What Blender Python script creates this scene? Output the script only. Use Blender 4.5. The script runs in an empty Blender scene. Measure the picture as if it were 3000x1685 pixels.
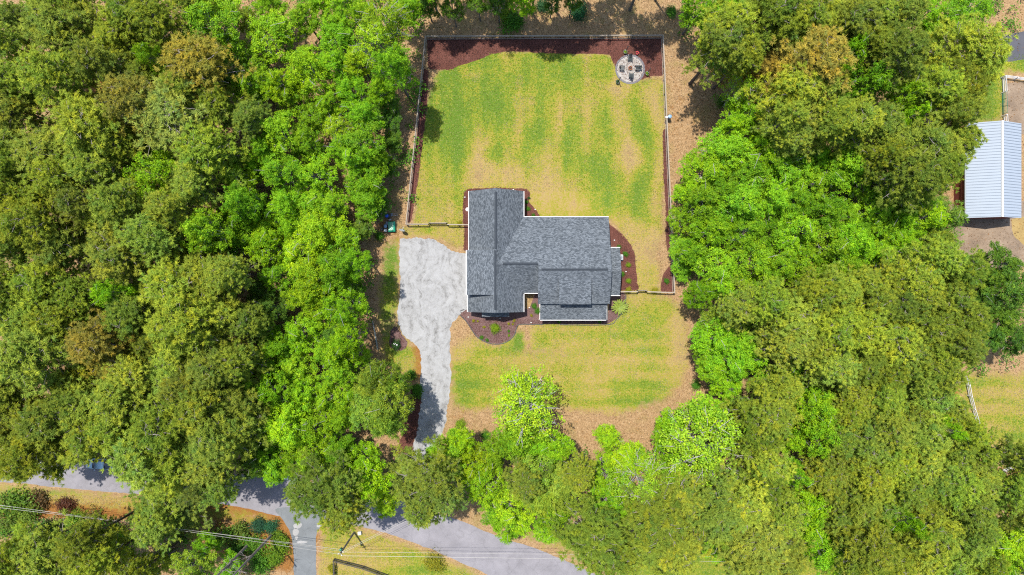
import bpy, bmesh, math, random
import numpy as np
from mathutils import Vector, Matrix

# ------------------------------------------------------------------ camera, sky, sun, exposure
SC = bpy.context.scene
COL = SC.collection
HC = 115.0                     # flight height of the drone, metres
S = 172.5 / 3000.0             # metres of ground per photograph pixel

cam = bpy.data.cameras.new('camera')
cam.lens = 24.0; cam.sensor_width = 36.0; cam.clip_end = 6000.0
cam_o = bpy.data.objects.new('camera', cam)
cam_o.location = (0, 0, HC)
COL.objects.link(cam_o); SC.camera = cam_o

SUN_DIR = Vector((-0.19, 0.28, 1.0)).normalized()      # towards the sun
sun_el = math.asin(SUN_DIR.z)
sun_az = math.atan2(SUN_DIR.x, SUN_DIR.y)
world = bpy.data.worlds.new('World'); SC.world = world; world.use_nodes = True
wn = world.node_tree; wn.nodes.clear()
sky = wn.nodes.new('ShaderNodeTexSky'); sky.sky_type = 'NISHITA'; sky.sun_disc = False
sky.sun_elevation = sun_el; sky.sun_rotation = sun_az
bg = wn.nodes.new('ShaderNodeBackground'); bg.inputs['Strength'].default_value = 0.15
wo = wn.nodes.new('ShaderNodeOutputWorld')
wn.links.new(sky.outputs[0], bg.inputs[0]); wn.links.new(bg.outputs[0], wo.inputs[0])
sun = bpy.data.lights.new('sun', 'SUN'); sun.energy = 4.1; sun.angle = math.radians(0.5)
sun.color = (1.0, 0.96, 0.89)
sun_o = bpy.data.objects.new('sun', sun); COL.objects.link(sun_o)
sun_o.rotation_euler = SUN_DIR.to_track_quat('Z', 'Y').to_euler()
vs = SC.view_settings
vs.view_transform = 'Standard'; vs.look = 'None'; vs.gamma = 1.0; vs.use_curve_mapping = False
vs.exposure = 1.12
SC.render.engine = 'CYCLES'
SC.cycles.use_denoising = False; SC.cycles.filter_width = 1.15
SC.cycles.max_bounces = 6; SC.cycles.transparent_max_bounces = 4

rnd = random.Random(11)
rng = np.random.default_rng(11)
PI = math.pi

def W(px, py, h=0.0):
    """world point of a photograph pixel seen at height h"""
    k = S * (HC - h) / HC
    return Vector(((px - 1500) * k, (842.5 - py) * k, h))

# ------------------------------------------------------------------ materials
class NT:
    def __init__(s, name):
        s.m = bpy.data.materials.new(name); s.m.use_nodes = True
        s.t = s.m.node_tree; s.t.nodes.clear()
        s.out = s.n('ShaderNodeOutputMaterial')
    def n(s, typ, **kw):
        nd = s.t.nodes.new(typ)
        for k, v in kw.items():
            if k in nd.inputs.keys(): nd.inputs[k].default_value = v
            else: setattr(nd, k, v)
        return nd
    def l(s, a, b): s.t.links.new(a, b)
    def coord(s, kind='Object'):
        return s.n('ShaderNodeTexCoord').outputs[kind]
    def pos(s):
        return s.n('ShaderNodeNewGeometry').outputs['Position']
    def noise(s, co, scale, detail=4.0, rough=0.6, out='Fac'):
        nd = s.n('ShaderNodeTexNoise'); nd.inputs['Scale'].default_value = scale
        nd.inputs['Detail'].default_value = detail; nd.inputs['Roughness'].default_value = rough
        if co is not None: s.l(co, nd.inputs['Vector'])
        return nd.outputs[out]
    def math(s, op, a, b=None, clamp=False):
        nd = s.n('ShaderNodeMath'); nd.operation = op; nd.use_clamp = clamp
        for i, v in enumerate((a, b)):
            if v is None: continue
            if isinstance(v, (int, float)): nd.inputs[i].default_value = v
            else: s.l(v, nd.inputs[i])
        return nd.outputs[0]
    def ramp(s, fac, stops):
        nd = s.n('ShaderNodeValToRGB'); e = nd.color_ramp.elements
        while len(e) > len(stops): e.remove(e[-1])
        while len(e) < len(stops): e.new(0.5)
        for q, (p, c) in zip(e, stops):
            q.position = p; q.color = (c[0], c[1], c[2], 1) if not isinstance(c, (int, float)) else (c, c, c, 1)
        s.l(fac, nd.inputs[0]); return nd.outputs[0]
    def mix(s, fac, a, b, blend='MIX'):
        nd = s.n('ShaderNodeMix'); nd.data_type = 'RGBA'; nd.blend_type = blend
        for sock, v in ((nd.inputs[0], fac), (nd.inputs[6], a), (nd.inputs[7], b)):
            if isinstance(v, (int, float)): sock.default_value = v
            elif isinstance(v, tuple): sock.default_value = (v[0], v[1], v[2], 1)
            else: s.l(v, sock)
        return nd.outputs[2]
    def bump(s, h, strength, dist):
        nd = s.n('ShaderNodeBump'); nd.inputs['Strength'].default_value = strength
        nd.inputs['Distance'].default_value = dist; s.l(h, nd.inputs['Height']); return nd.outputs[0]
    def bsdf(s, color, rough=0.8, normal=None, metal=0.0, spec=0.3):
        b = s.n('ShaderNodeBsdfPrincipled')
        if isinstance(color, tuple): b.inputs['Base Color'].default_value = (*color, 1)
        else: s.l(color, b.inputs['Base Color'])
        if isinstance(rough, (int, float)): b.inputs['Roughness'].default_value = rough
        else: s.l(rough, b.inputs['Roughness'])
        b.inputs['Metallic'].default_value = metal
        b.inputs['Specular IOR Level'].default_value = spec
        if normal is not None: s.l(normal, b.inputs['Normal'])
        s.l(b.outputs[0], s.out.inputs[0]); return b

def plain(name, c, rough=0.7, metal=0.0, var=0.18, scale=3.0, spec=0.3):
    t = NT(name); co = t.pos()
    f = t.noise(co, scale, 5)
    col = t.mix(f, tuple(x * (1 - var) for x in c), tuple(min(1, x * (1 + var)) for x in c))
    t.bsdf(col, rough, t.bump(f, 0.15, 0.02), metal, spec)
    return t.m

def leaf_mat(name, trans=0.35, rough=0.5, spec=0.25):
    t = NT(name)
    oi = t.n('ShaderNodeObjectInfo')
    at = t.n('ShaderNodeAttribute'); at.attribute_name = 'leaf'
    sep = t.n('ShaderNodeSeparateColor'); t.l(at.outputs['Color'], sep.inputs[0])
    # leaf-to-leaf and sprig-to-sprig differences of the foliage itself
    v = t.math('ADD', t.math('MULTIPLY', sep.outputs[0], 0.7), 0.62)
    c1 = t.mix(1.0, oi.outputs['Color'], t.ramp(sep.outputs[1], [(0.0, (0.6, 0.78, 1.0)), (0.5, (1, 1, 1)), (1.0, (1.42, 1.2, 0.85))]), 'MULTIPLY')
    vv = t.n('ShaderNodeCombineColor')
    for i in range(3): t.l(v, vv.inputs[i])
    c = t.mix(1.0, c1, vv.outputs[0], 'MULTIPLY')
    b = t.bsdf(c, rough, None, 0.0, spec)
    tr = t.n('ShaderNodeBsdfTranslucent')
    t.l(t.mix(1.0, c, (1.15, 1.2, 0.5), 'MULTIPLY'), tr.inputs[0])
    ms = t.n('ShaderNodeMixShader'); ms.inputs[0].default_value = trans
    t.l(b.outputs[0], ms.inputs[1]); t.l(tr.outputs[0], ms.inputs[2]); t.l(ms.outputs[0], t.out.inputs[0])
    return t.m

def bark_mat(name, a, b):
    t = NT(name); co = t.pos()
    f = t.noise(co, 2.2, 6, 0.7)
    t.bsdf(t.ramp(f, [(0.3, a), (0.7, b)]), 0.9, t.bump(f, 0.5, 0.05)); return t.m

M = {}
M['leaf'] = leaf_mat('broad_leaf', 0.42, 0.5, 0.12)
M['needle'] = leaf_mat('pine_needle', 0.46, 0.6, 0.1)
M['pine_bark'] = bark_mat('pine_bark', (0.03, 0.02, 0.016), (0.1, 0.075, 0.062))
M['oak_bark'] = bark_mat('hardwood_bark', (0.05, 0.042, 0.035), (0.14, 0.125, 0.105))
M['pale_bark'] = bark_mat('pale_bark', (0.16, 0.15, 0.135), (0.36, 0.34, 0.31))
M['grey_wood'] = bark_mat('dead_wood', (0.1, 0.085, 0.075), (0.24, 0.21, 0.19))

# ground: leaf litter, pine straw and lawn, mixed by the painted ground attribute and by noise
def ground_mat():
    t = NT('ground'); co = t.pos()
    at = t.n('ShaderNodeAttribute'); at.attribute_name = 'cover'
    sp = t.n('ShaderNodeSeparateColor'); t.l(at.outputs['Color'], sp.inputs[0])
    lawn, green, straw = sp.outputs[0], sp.outputs[1], sp.outputs[2]
    n1 = t.noise(co, 0.22, 8, 0.68); n2 = t.noise(co, 1.3, 6, 0.75); n3 = t.noise(co, 7.0, 3, 0.8)
    n4 = t.noise(co, 0.9, 5, 0.7); n5 = t.noise(co, 3.2, 3, 0.75)
    g = t.math('ADD', green, t.math('MULTIPLY', t.math('SUBTRACT', n1, 0.5), 0.9))
    g = t.math('ADD', g, t.math('MULTIPLY', t.math('SUBTRACT', n2, 0.5), 1.15))
    g = t.math('ADD', g, t.math('MULTIPLY', t.math('SUBTRACT', n3, 0.5), 1.1))
    g = t.math('ADD', g, t.math('MULTIPLY', t.math('SUBTRACT', n5, 0.5), 1.15))
    lawncol = t.ramp(g, [(0.0, (0.19, 0.125, 0.06)), (0.2, (0.25, 0.18, 0.066)), (0.38, (0.2, 0.158, 0.03)),
                         (0.52, (0.185, 0.168, 0.02)), (0.68, (0.125, 0.155, 0.012)), (0.92, (0.066, 0.118, 0.012))])
    lawncol = t.mix(t.ramp(t.noise(co, 4.5, 2, 0.7), [(0.55, 0.0), (0.72, 0.75)]), lawncol, (0.27, 0.215, 0.095))
    b = t.math('ADD', t.math('MULTIPLY', n3, 0.5), t.math('ADD', t.math('MULTIPLY', n2, 0.25), t.math('MULTIPLY', n5, 0.3)))
    lit = t.ramp(b, [(0.36, (0.05, 0.03, 0.019)), (0.46, (0.15, 0.092, 0.046)), (0.55, (0.255, 0.162, 0.08)), (0.66, (0.34, 0.245, 0.15))])
    lit = t.mix(t.ramp(n1, [(0.5, 0.0), (0.72, 0.55)]), lit, (0.13, 0.118, 0.025))
    org = t.ramp(b, [(0.3, (0.07, 0.026, 0.008)), (0.5, (0.165, 0.072, 0.018)), (0.72, (0.25, 0.135, 0.045))])
    sm = t.math('ADD', straw, t.math('MULTIPLY', t.math('SUBTRACT', n4, 0.5), 1.1))
    lit = t.mix(t.ramp(sm, [(0.4, 0.0), (0.62, 1.0)]), lit, org)
    lm = t.math('ADD', lawn, t.math('MULTIPLY', t.math('SUBTRACT', n4, 0.5), 0.9))
    lm = t.math('ADD', lm, t.math('MULTIPLY', t.math('SUBTRACT', n3, 0.5), 0.45))
    col = t.mix(t.ramp(lm, [(0.36, 0.0), (0.64, 1.0)]), lit, lawncol)
    # fine blade and leaf relief
    hgt = t.math('ADD', n3, t.noise(co, 22.0, 2, 0.7))
    t.bsdf(col, 0.95, t.bump(hgt, 0.55, 0.08), 0, 0.1); return t.m
M['ground'] = ground_mat()

def speckle(name, stops, s1=6.0, s2=0.6, bumpd=0.06, w=0.45, rough=0.95):
    t = NT(name); co = t.pos()
    a = t.noise(co, s1, 4, 0.8); b = t.noise(co, s2, 6, 0.7)
    f = t.math('ADD', t.math('MULTIPLY', a, 1 - w), t.math('MULTIPLY', b, w))
    t.bsdf(t.ramp(f, stops), rough, t.bump(a, 0.6, bumpd), 0, 0.15); return t.m
M['mulch'] = speckle('dark_mulch', [(0.3, (0.012, 0.005, 0.004)), (0.44, (0.06, 0.022, 0.016)), (0.58, (0.11, 0.044, 0.033)), (0.74, (0.17, 0.095, 0.075))], 7, 0.5, 0.08, 0.3)
M['mulch_pale'] = speckle('pale_mulch', [(0.3, (0.025, 0.013, 0.012)), (0.45, (0.08, 0.045, 0.041)), (0.58, (0.125, 0.076, 0.07)), (0.74, (0.24, 0.175, 0.16))], 7, 0.5, 0.08, 0.3)

def gravel_mat():
    t = NT('white_gravel'); co = t.pos()
    wp = t.n('ShaderNodeVectorMath'); wp.operation = 'MULTIPLY_ADD'; t.l(t.noise(co, 0.16, 3, 0.5, 'Color'), wp.inputs[0]); wp.inputs[1].default_value = (9, 9, 0); t.l(co, wp.inputs[2])
    mp = t.n('ShaderNodeMapping'); mp.inputs['Scale'].default_value = (1.7, 0.42, 1); t.l(wp.outputs[0], mp.inputs[0])
    a = t.noise(mp.outputs[0], 0.55, 7, 0.75); b = t.noise(co, 9.0, 3, 0.85); c = t.noise(co, 1.1, 6, 0.8)
    f = t.math('ADD', t.math('MULTIPLY', a, 0.45), t.math('ADD', t.math('MULTIPLY', b, 0.25), t.math('MULTIPLY', c, 0.3)))
    col = t.ramp(f, [(0.37, (0.065, 0.062, 0.058)), (0.43, (0.13, 0.127, 0.122)), (0.475, (0.20, 0.198, 0.194)), (0.53, (0.235, 0.234, 0.232)), (0.62, (0.26, 0.26, 0.258))])
    h = t.math('ADD', b, t.math('MULTIPLY', a, 1.5))
    t.bsdf(col, 0.95, t.bump(h, 0.5, 0.1), 0, 0.15); return t.m
M['gravel'] = gravel_mat()

def asphalt_mat(name, base, cracks=True):
    t = NT(name); co = t.pos()
    a = t.noise(co, 0.35, 6, 0.7); b = t.noise(co, 12.0, 3, 0.8)
    f = t.math('ADD', t.math('MULTIPLY', a, 0.5), t.math('MULTIPLY', b, 0.5))
    d = tuple(x * 0.72 for x in base); l = tuple(x * 1.18 for x in base)
    col = t.ramp(f, [(0.35, d), (0.62, l)])
    if cracks:
        v = t.n('ShaderNodeTexVoronoi'); v.feature = 'DISTANCE_TO_EDGE'; v.inputs['Scale'].default_value = 0.33
        wv = t.n('ShaderNodeVectorMath'); wv.operation = 'ADD'; t.l(co, wv.inputs[0])
        t.l(t.noise(co, 0.8, 4, 0.7, 'Color'), wv.inputs[1]); t.l(wv.outputs[0], v.inputs['Vector'])
        cm = t.ramp(v.outputs['Distance'], [(0.0, 0.3), (0.02, 0.0)])
        col = t.mix(cm, col, tuple(x * 0.45 for x in base))
    t.bsdf(col, 0.9, t.bump(b, 0.4, 0.03), 0, 0.2); return t.m
M['asphalt'] = asphalt_mat('old_asphalt', (0.163, 0.154, 0.163))
M['asphalt_dark'] = asphalt_mat('patched_asphalt', (0.115, 0.122, 0.125))
M['asphalt_lane'] = asphalt_mat('dark_lane', (0.06, 0.06, 0.068), False)
M['chip'] = speckle('pale_grit', [(0.35, (0.17, 0.165, 0.155)), (0.6, (0.25, 0.245, 0.24))])
M['paddock'] = speckle('paddock_dirt', [(0.3, (0.06, 0.046, 0.034)), (0.5, (0.165, 0.12, 0.082)), (0.7, (0.25, 0.195, 0.14))], 5, 0.35, 0.06, 0.55)
M['yellow_sand'] = speckle('yellow_sand', [(0.3, (0.14, 0.095, 0.04)), (0.55, (0.235, 0.165, 0.062)), (0.75, (0.29, 0.22, 0.11))], 5, 0.5)

def shingle_mat():
    t = NT('grey_shingles')
    uv = t.n('ShaderNodeUVMap').outputs[0]
    br = t.n('ShaderNodeTexBrick'); br.offset = 0.5
    br.inputs['Scale'].default_value = 1.0; br.inputs['Brick Width'].default_value = 0.3; br.inputs['Row Height'].default_value = 0.15
    br.inputs['Mortar Size'].default_value = 0.012; br.inputs['Mortar Smooth'].default_value = 0.2; br.inputs['Bias'].default_value = 0.0
    br.inputs['Color1'].default_value = (0.044, 0.052, 0.06, 1); br.inputs['Color2'].default_value = (0.122, 0.136, 0.15, 1)
    br.inputs['Mortar'].default_value = (0.014, 0.017, 0.021, 1)
    wig = t.n('ShaderNodeVectorMath'); wig.operation = 'MULTIPLY_ADD'
    t.l(t.noise(uv, 3.0, 2, 0.5, 'Color'), wig.inputs[0]); wig.inputs[1].default_value = (0.0, 0.0, 0); t.l(uv, wig.inputs[2])
    t.l(wig.outputs[0], br.inputs['Vector'])
    n = t.noise(t.pos(), 0.5, 5, 0.6); n2 = t.noise(t.pos(), 5.0, 3, 0.8)
    c = t.mix(1.0, br.outputs['Color'], t.ramp(n, [(0.3, 0.88), (0.7, 1.1)]), 'MULTIPLY')
    c = t.mix(1.0, c, t.ramp(n2, [(0.3, 0.8), (0.7, 1.25)]), 'MULTIPLY')
    t.bsdf(c, 0.9, t.bump(br.outputs['Fac'], -0.5, 0.015), 0, 0.2); return t.m
M['shingle'] = shingle_mat()
M['ridge'] = plain('ridge_shingle', (0.032, 0.038, 0.046), 0.9, 0, 0.35, 5)
M['white'] = plain('white_trim', (0.5, 0.49, 0.47), 0.5, 0, 0.06)
M['siding'] = plain('white_siding', (0.72, 0.71, 0.68), 0.6, 0, 0.05)
M['metal_roof'] = plain('pale_metal_roof', (0.225, 0.256, 0.293), 0.6, 0.0, 0.06, 0.7, 0.1)
M['rib'] = plain('roof_rib', (0.165, 0.192, 0.226), 0.6, 0.0, 0.06, 0.7, 0.1)
M['red_wall'] = plain('red_barn_wall', (0.14, 0.035, 0.025), 0.8, 0, 0.2)
M['fence_wood'] = plain('weathered_fence_wood', (0.23, 0.195, 0.155), 0.85, 0, 0.3, 4)
M['post_wood'] = plain('fence_post_wood', (0.09, 0.077, 0.064), 0.9, 0, 0.3, 4)
M['dark_wood'] = plain('dark_fence_wood', (0.045, 0.04, 0.034), 0.9, 0, 0.35, 4)
M['white_rail'] = plain('white_rail', (0.5, 0.5, 0.5), 0.5, 0, 0.06)
M['green_metal'] = plain('green_painted_steel', (0.02, 0.14, 0.09), 0.45, 0.1, 0.15)
M['green_plastic'] = plain('green_plastic_lid', (0.006, 0.16, 0.085), 0.3, 0.0, 0.3, 2, 0.5)
M['blue'] = plain('blue_plastic', (0.012, 0.06, 0.4), 0.35, 0, 0.15)
M['black'] = plain('black_plastic', (0.028, 0.03, 0.032), 0.45, 0, 0.2)
M['chair'] = plain('charcoal_resin', (0.022, 0.028, 0.03), 0.5, 0, 0.2)
M['grey_lid'] = plain('grey_lid', (0.13, 0.15, 0.17), 0.5, 0, 0.15)
M['drum_top'] = plain('pale_blue_drum', (0.14, 0.23, 0.32), 0.35, 0.0, 0.1)
M['dish'] = plain('dish_grey', (0.25, 0.27, 0.27), 0.4, 0, 0.06)
M['copper'] = plain('rusty_steel', (0.24, 0.09, 0.04), 0.7, 0.3, 0.3)
M['ash'] = plain('ash', (0.03, 0.028, 0.026), 0.95)
M['pole'] = bark_mat('treated_pole', (0.07, 0.075, 0.06), (0.16, 0.155, 0.13))
M['wire'] = plain('bare_wire', (0.27, 0.26, 0.24), 0.4, 0.0, 0.05)
M['steel'] = plain('grey_steel', (0.42, 0.44, 0.45), 0.4, 0.4, 0.1)
M['car_blue'] = plain('pale_blue_paint', (0.2, 0.31, 0.37), 0.25, 0.1, 0.03, 1, 0.6)
M['car_white'] = plain('silver_white_paint', (0.35, 0.38, 0.44), 0.25, 0.1, 0.03, 1, 0.6)
M['glass'] = plain('dark_glass', (0.02, 0.025, 0.03), 0.08, 0, 0.05, 1, 0.6)
M['tyre'] = plain('tyre', (0.02, 0.02, 0.02), 0.9)
M['lamp'] = plain('lamp_lens', (0.7, 0.72, 0.75), 0.15)
M['red_petal'] = plain('red_petal', (0.28, 0.012, 0.02), 0.6, 0, 0.25, 6)
M['white_petal'] = plain('white_petal', (0.8, 0.76, 0.78), 0.6, 0, 0.1)
M['edging'] = plain('dark_edging', (0.035, 0.045, 0.045), 0.6)
M['stone'] = plain('white_stone', (0.4, 0.39, 0.37), 0.9, 0, 0.15, 6)
M['birch'] = bark_mat('pale_log', (0.13, 0.14, 0.11), (0.32, 0.31, 0.27))
M['rim_paver'] = plain('rim_paver', (0.115, 0.11, 0.12), 0.9, 0, 0.25, 2)
def paver_mat():
    t = NT('patio_pavers'); co = t.coord()
    v = t.n('ShaderNodeTexVoronoi'); v.feature = 'F1'; v.inputs['Scale'].default_value = 3.2; t.l(co, v.inputs['Vector'])
    e = t.n('ShaderNodeTexVoronoi'); e.feature = 'DISTANCE_TO_EDGE'; e.inputs['Scale'].default_value = 3.2; t.l(co, e.inputs['Vector'])
    sp = t.n('ShaderNodeSeparateColor'); t.l(v.outputs['Color'], sp.inputs[0])
    c = t.ramp(sp.outputs[0], [(0.0, (0.20, 0.176, 0.152)), (0.5, (0.25, 0.228, 0.204)), (1.0, (0.28, 0.265, 0.25))])
    c = t.mix(t.ramp(e.outputs['Distance'], [(0.0, 0.7), (0.035, 0.0)]), c, (0.14, 0.12, 0.1))
    t.bsdf(c, 0.9, t.bump(e.outputs['Distance'], 0.3, 0.02)); return t.m
M['paver'] = paver_mat()

# ------------------------------------------------------------------ object helpers
def link(o, parent=None):
    COL.objects.link(o)
    if parent is not None: o.parent = parent
    return o

def tag(o, label, cat, group=None):
    o['label'] = label; o['category'] = cat
    if group: o['group'] = group
    return o

def thing(name, label, cat, loc=(0, 0, 0), rz=0.0, group=None):
    o = bpy.data.objects.new(name, None); o.empty_display_size = 0.2
    o.location = loc; o.rotation_euler = (0, 0, rz)
    link(o); return tag(o, label, cat, group)

def kind(o, k): o['kind'] = k; return o

class MB:
    """collects simple shapes for ONE mesh object"""
    def __init__(s): s.v = []; s.f = []; s.mi = []
    def add(s, vs, fs, mi=0):
        k = len(s.v); s.v += [tuple(v) for v in vs]
        s.f += [tuple(i + k for i in f) for f in fs]; s.mi += [mi] * len(fs); return s
    def box(s, c, d, rz=0.0, mi=0, taper=1.0):
        hx, hy, hz = d[0] / 2, d[1] / 2, d[2] / 2; cs, sn = math.cos(rz), math.sin(rz); vs = []
        for z in (-hz, hz):
            k = taper if z > 0 else 1
            for x, y in ((-hx, -hy), (hx, -hy), (hx, hy), (-hx, hy)):
                x2, y2 = x * k, y * k
                vs.append((c[0] + x2 * cs - y2 * sn, c[1] + x2 * sn + y2 * cs, c[2] + z))
        return s.add(vs, [(3, 2, 1, 0), (4, 5, 6, 7), (0, 1, 5, 4), (1, 2, 6, 5), (2, 3, 7, 6), (3, 0, 4, 7)], mi)
    def tube(s, pts, rad, n=6, cap=True):
        pts = [Vector(p) for p in pts]; k = len(pts)
        if not hasattr(rad, '__len__'): rad = [rad] * k
        vs = []
        for i, p in enumerate(pts):
            d = (pts[min(i + 1, k - 1)] - pts[max(i - 1, 0)]).normalized()
            a = d.orthogonal().normalized() if abs(d.z) > 0.95 else d.cross(Vector((0, 0, 1))).normalized()
            b = d.cross(a)
            for j in range(n):
                t = 2 * PI * j / n
                vs.append(p + (a * math.cos(t) + b * math.sin(t)) * rad[i])
        fs = [(i * n + j, i * n + (j + 1) % n, (i + 1) * n + (j + 1) % n, (i + 1) * n + j) for i in range(k - 1) for j in range(n)]
        if cap: fs += [tuple(range(n))[::-1], tuple((k - 1) * n + j for j in range(n))]
        return s.add(vs, fs)
    def lathe(s, prof, n=20, c=(0, 0, 0)):
        vs = [(c[0] + r * math.cos(2 * PI * j / n), c[1] + r * math.sin(2 * PI * j / n), c[2] + z) for r, z in prof for j in range(n)]
        fs = [(i * n + j, i * n + (j + 1) % n, (i + 1) * n + (j + 1) % n, (i + 1) * n + j) for i in range(len(prof) - 1) for j in range(n)]
        if prof[0][0] > 1e-4: fs.append(tuple(range(n))[::-1])
        if prof[-1][0] > 1e-4: fs.append(tuple((len(prof) - 1) * n + j for j in range(n)))
        return s.add(vs, fs)
    def mesh(s, name, mats, smooth=False):
        me = bpy.data.meshes.new(name); me.from_pydata(s.v, [], s.f)
        for m in (mats if isinstance(mats, (list, tuple)) else [mats]): me.materials.append(m)
        if len(set(s.mi)) > 1: me.polygons.foreach_set('material_index', s.mi)
        if smooth: me.polygons.foreach_set('use_smooth', [True] * len(me.polygons))
        me.update(); return me
    def build(s, name, mats, parent=None, smooth=False):
        return link(bpy.data.objects.new(name, s.mesh(name, mats, smooth)), parent)

_unit = {}
def piece(name, mat, parent, c, d, rz=0.0, rx=0.0, ry=0.0):
    """a box-shaped part that shares its mesh with all alike parts"""
    key = (name, mat.name)
    if key not in _unit:
        me = MB().box((0, 0, 0), (1, 1, 1)).mesh(name, mat); _unit[key] = me
    o = bpy.data.objects.new(name, _unit[key]); link(o, parent)
    o.location = c; o.scale = d; o.rotation_euler = (rx, ry, rz); return o

def copy_tree(o, parent=None):
    c = o.copy(); COL.objects.link(c)
    if parent is not None: c.parent = parent
    for ch in list(o.children): copy_tree(ch, c)
    return c

# ------------------------------------------------------------------ outlines on the ground
def world_poly(px): return [(W(x, y).x, W(x, y).y) for x, y in px]

def ragged(poly, step=0.4, amp=0.12, smooth=2):
    """resample a closed outline and roughen it"""
    P = [Vector(p) for p in poly]; out = []
    for i, a in enumerate(P):
        b = P[(i + 1) % len(P)]; n = max(1, int((b - a).length / step))
        for k in range(n): out.append(a.lerp(b, k / n))
    for _ in range(smooth):
        out = [(out[i - 1] + out[i] * 2 + out[(i + 1) % len(out)]) / 4 for i in range(len(out))]
    n = len(out); j = np.array([rnd.uniform(-1, 1) for _ in range(n)])
    j = (j + 0.6 * np.roll(j, 1) + 0.3 * np.roll(j, -2)) * amp
    res = []
    for i in range(n):
        d = (out[(i + 1) % n] - out[i - 1]); nrm = Vector((d.y, -d.x)).normalized() if d.length > 1e-6 else Vector((0, 0))
        res.append(tuple(out[i] + nrm * float(j[i])))
    return res

def sheet(name, poly, z, mat, k='structure', parent=None):
    me = bpy.data.meshes.new(name)
    area = sum(poly[i - 1][0] * poly[i][1] - poly[i][0] * poly[i - 1][1] for i in range(len(poly)))
    if area < 0: poly = poly[::-1]
    me.from_pydata([(x, y, z) for x, y in poly], [], [tuple(range(len(poly)))])
    me.materials.append(mat); me.update()
    o = link(bpy.data.objects.new(name, me), parent)
    if k: o['kind'] = k
    return o

DRIVE = [(1172, 700), (1221, 696), (1273, 702), (1304, 718), (1320, 735), (1372, 747), (1372, 908), (1347, 921), (1325, 945), (1317, 966),
         (1319, 1030), (1321, 1100), (1318, 1156), (1303, 1251), (1276, 1310), (1262, 1400), (1264, 1500), (1262, 1560), (1170, 1545), (1185, 1440), (1202, 1341), (1213, 1284),
         (1230, 1156), (1233, 1095), (1233, 1040), (1228, 1025), (1218, 1008), (1182, 983), (1167, 952), (1163, 921), (1173, 842), (1170, 760)]
ROAD = [(-900, 1255), (-300, 1310), (0, 1338), (234, 1348), (500, 1375), (850, 1402), (1040, 1432), (1200, 1474), (1350, 1525), (1450, 1568), (1592, 1615),
        (1710, 1666), (1900, 1760), (2400, 2060), (2330, 2160), (1800, 1890), (1500, 1722), (1400, 1669), (1270, 1612), (1150, 1567), (1059, 1542), (930, 1520), (821, 1514), (750, 1495),
        (640, 1475), (383, 1446), (234, 1434), (74, 1417), (-300, 1395), (-900, 1350)]
LANE = [(800, 1490), (826, 1520), (846, 1550), (858, 1580), (861, 1640), (860, 1800), (860, 2000), (925, 2000), (926, 1800), (927, 1640), (926, 1560), (938, 1545), (960, 1530), (985, 1510), (900, 1480)]

# ------------------------------------------------------------------ the ground sheet
XI = np.arange(-96, 96.01, 0.4); YI = np.arange(-58, 58.01, 0.4)
ext = np.array([6, 20, 60, 160, 400, 1000, 2400.0])
xs = np.concatenate([XI[0] - ext[::-1], XI, XI[-1] + ext]); ys = np.concatenate([YI[0] - ext[::-1], YI, YI[-1] + ext])
GX, GY = np.meshgrid(xs, ys)
PX = GX / S + 1500; PY = 842.5 - GY / S            # photograph pixel of every ground vertex

def inside(poly):
    m = np.zeros(GX.shape, bool); n = len(poly)
    for i in range(n):
        (x1, y1), (x2, y2) = poly[i - 1], poly[i]
        c = ((y1 > PY) != (y2 > PY))
        with np.errstate(divide='ignore', invalid='ignore'):
            m ^= c & (PX < (x2 - x1) * (PY - y1) / (y2 - y1 + 1e-12) + x1)
    return m
def blur(a, r):
    a = a.astype(float)
    for _ in range(2):
        for ax in (0, 1):
            p = np.pad(a, [(r, r) if i == ax else (0, 0) for i in (0, 1)], mode='edge'); c = np.cumsum(p, ax)
            k = 2 * r + 1; z = np.zeros_like(np.take(c, [0], ax)); c = np.concatenate([z, c], ax)
            a = (np.take(c, range(k, c.shape[ax]), ax) - np.take(c, range(0, c.shape[ax] - k), ax)) / k
    return a
lawn = np.zeros(GX.shape); green = np.where(PY > 900, 0.53, 0.51); straw = np.full(GX.shape, 0.25)
def lay(poly, val, r=3):
    global lawn
    m = blur(inside(poly), r); lawn = lawn * (1 - m) + val * m
def blob(arr, x, y, rx, ry, v):
    arr += v * np.exp(-(((PX - x) / rx) ** 2 + ((PY - y) / ry) ** 2))
BACK = [(1262, 210), (1340, 185), (1400, 155), (1520, 150), (1700, 155), (1790, 160), (1830, 250), (1945, 222), (1950, 330), (1945, 560), (1945, 690), (1925, 860), (1800, 860),
        (1830, 690), (1790, 640), (1550, 640), (1540, 560), (1370, 560), (1370, 655), (1215, 655), (1215, 600), (1225, 480), (1245, 330)]
lay(BACK, 1.0, 2)
FRONT = [(1325, 960), (1345, 930), (1380, 960), (1400, 1000), (1450, 1010), (1500, 985), (1530, 945), (1800, 945), (1840, 860), (1975, 865), (2005, 920), (2020, 1000),
         (2015, 1090), (1985, 1150), (1900, 1190), (1800, 1215), (1640, 1195), (1500, 1190), (1400, 1205), (1322, 1200), (1322, 1100)]
lay(FRONT, 0.92, 4)
lay([(1180, 655), (1370, 662), (1370, 740), (1300, 700), (1180, 690)], 0.85, 2)
lay([(1120, 690), (1175, 700), (1172, 850), (1160, 950), (1110, 960), (1105, 860), (1120, 760)], 0.8, 3)
lay([(1110, 960), (1165, 950), (1230, 1040), (1230, 1110), (1120, 1090)], 0.75, 3)
lay([(1250, 0), (1960, 0), (1960, 100), (1250, 105)], 0.42, 6)
lay([(1965, 100), (2060, 80), (2080, 300), (2060, 420), (2000, 520), (1968, 420)], 0.36, 6)
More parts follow.
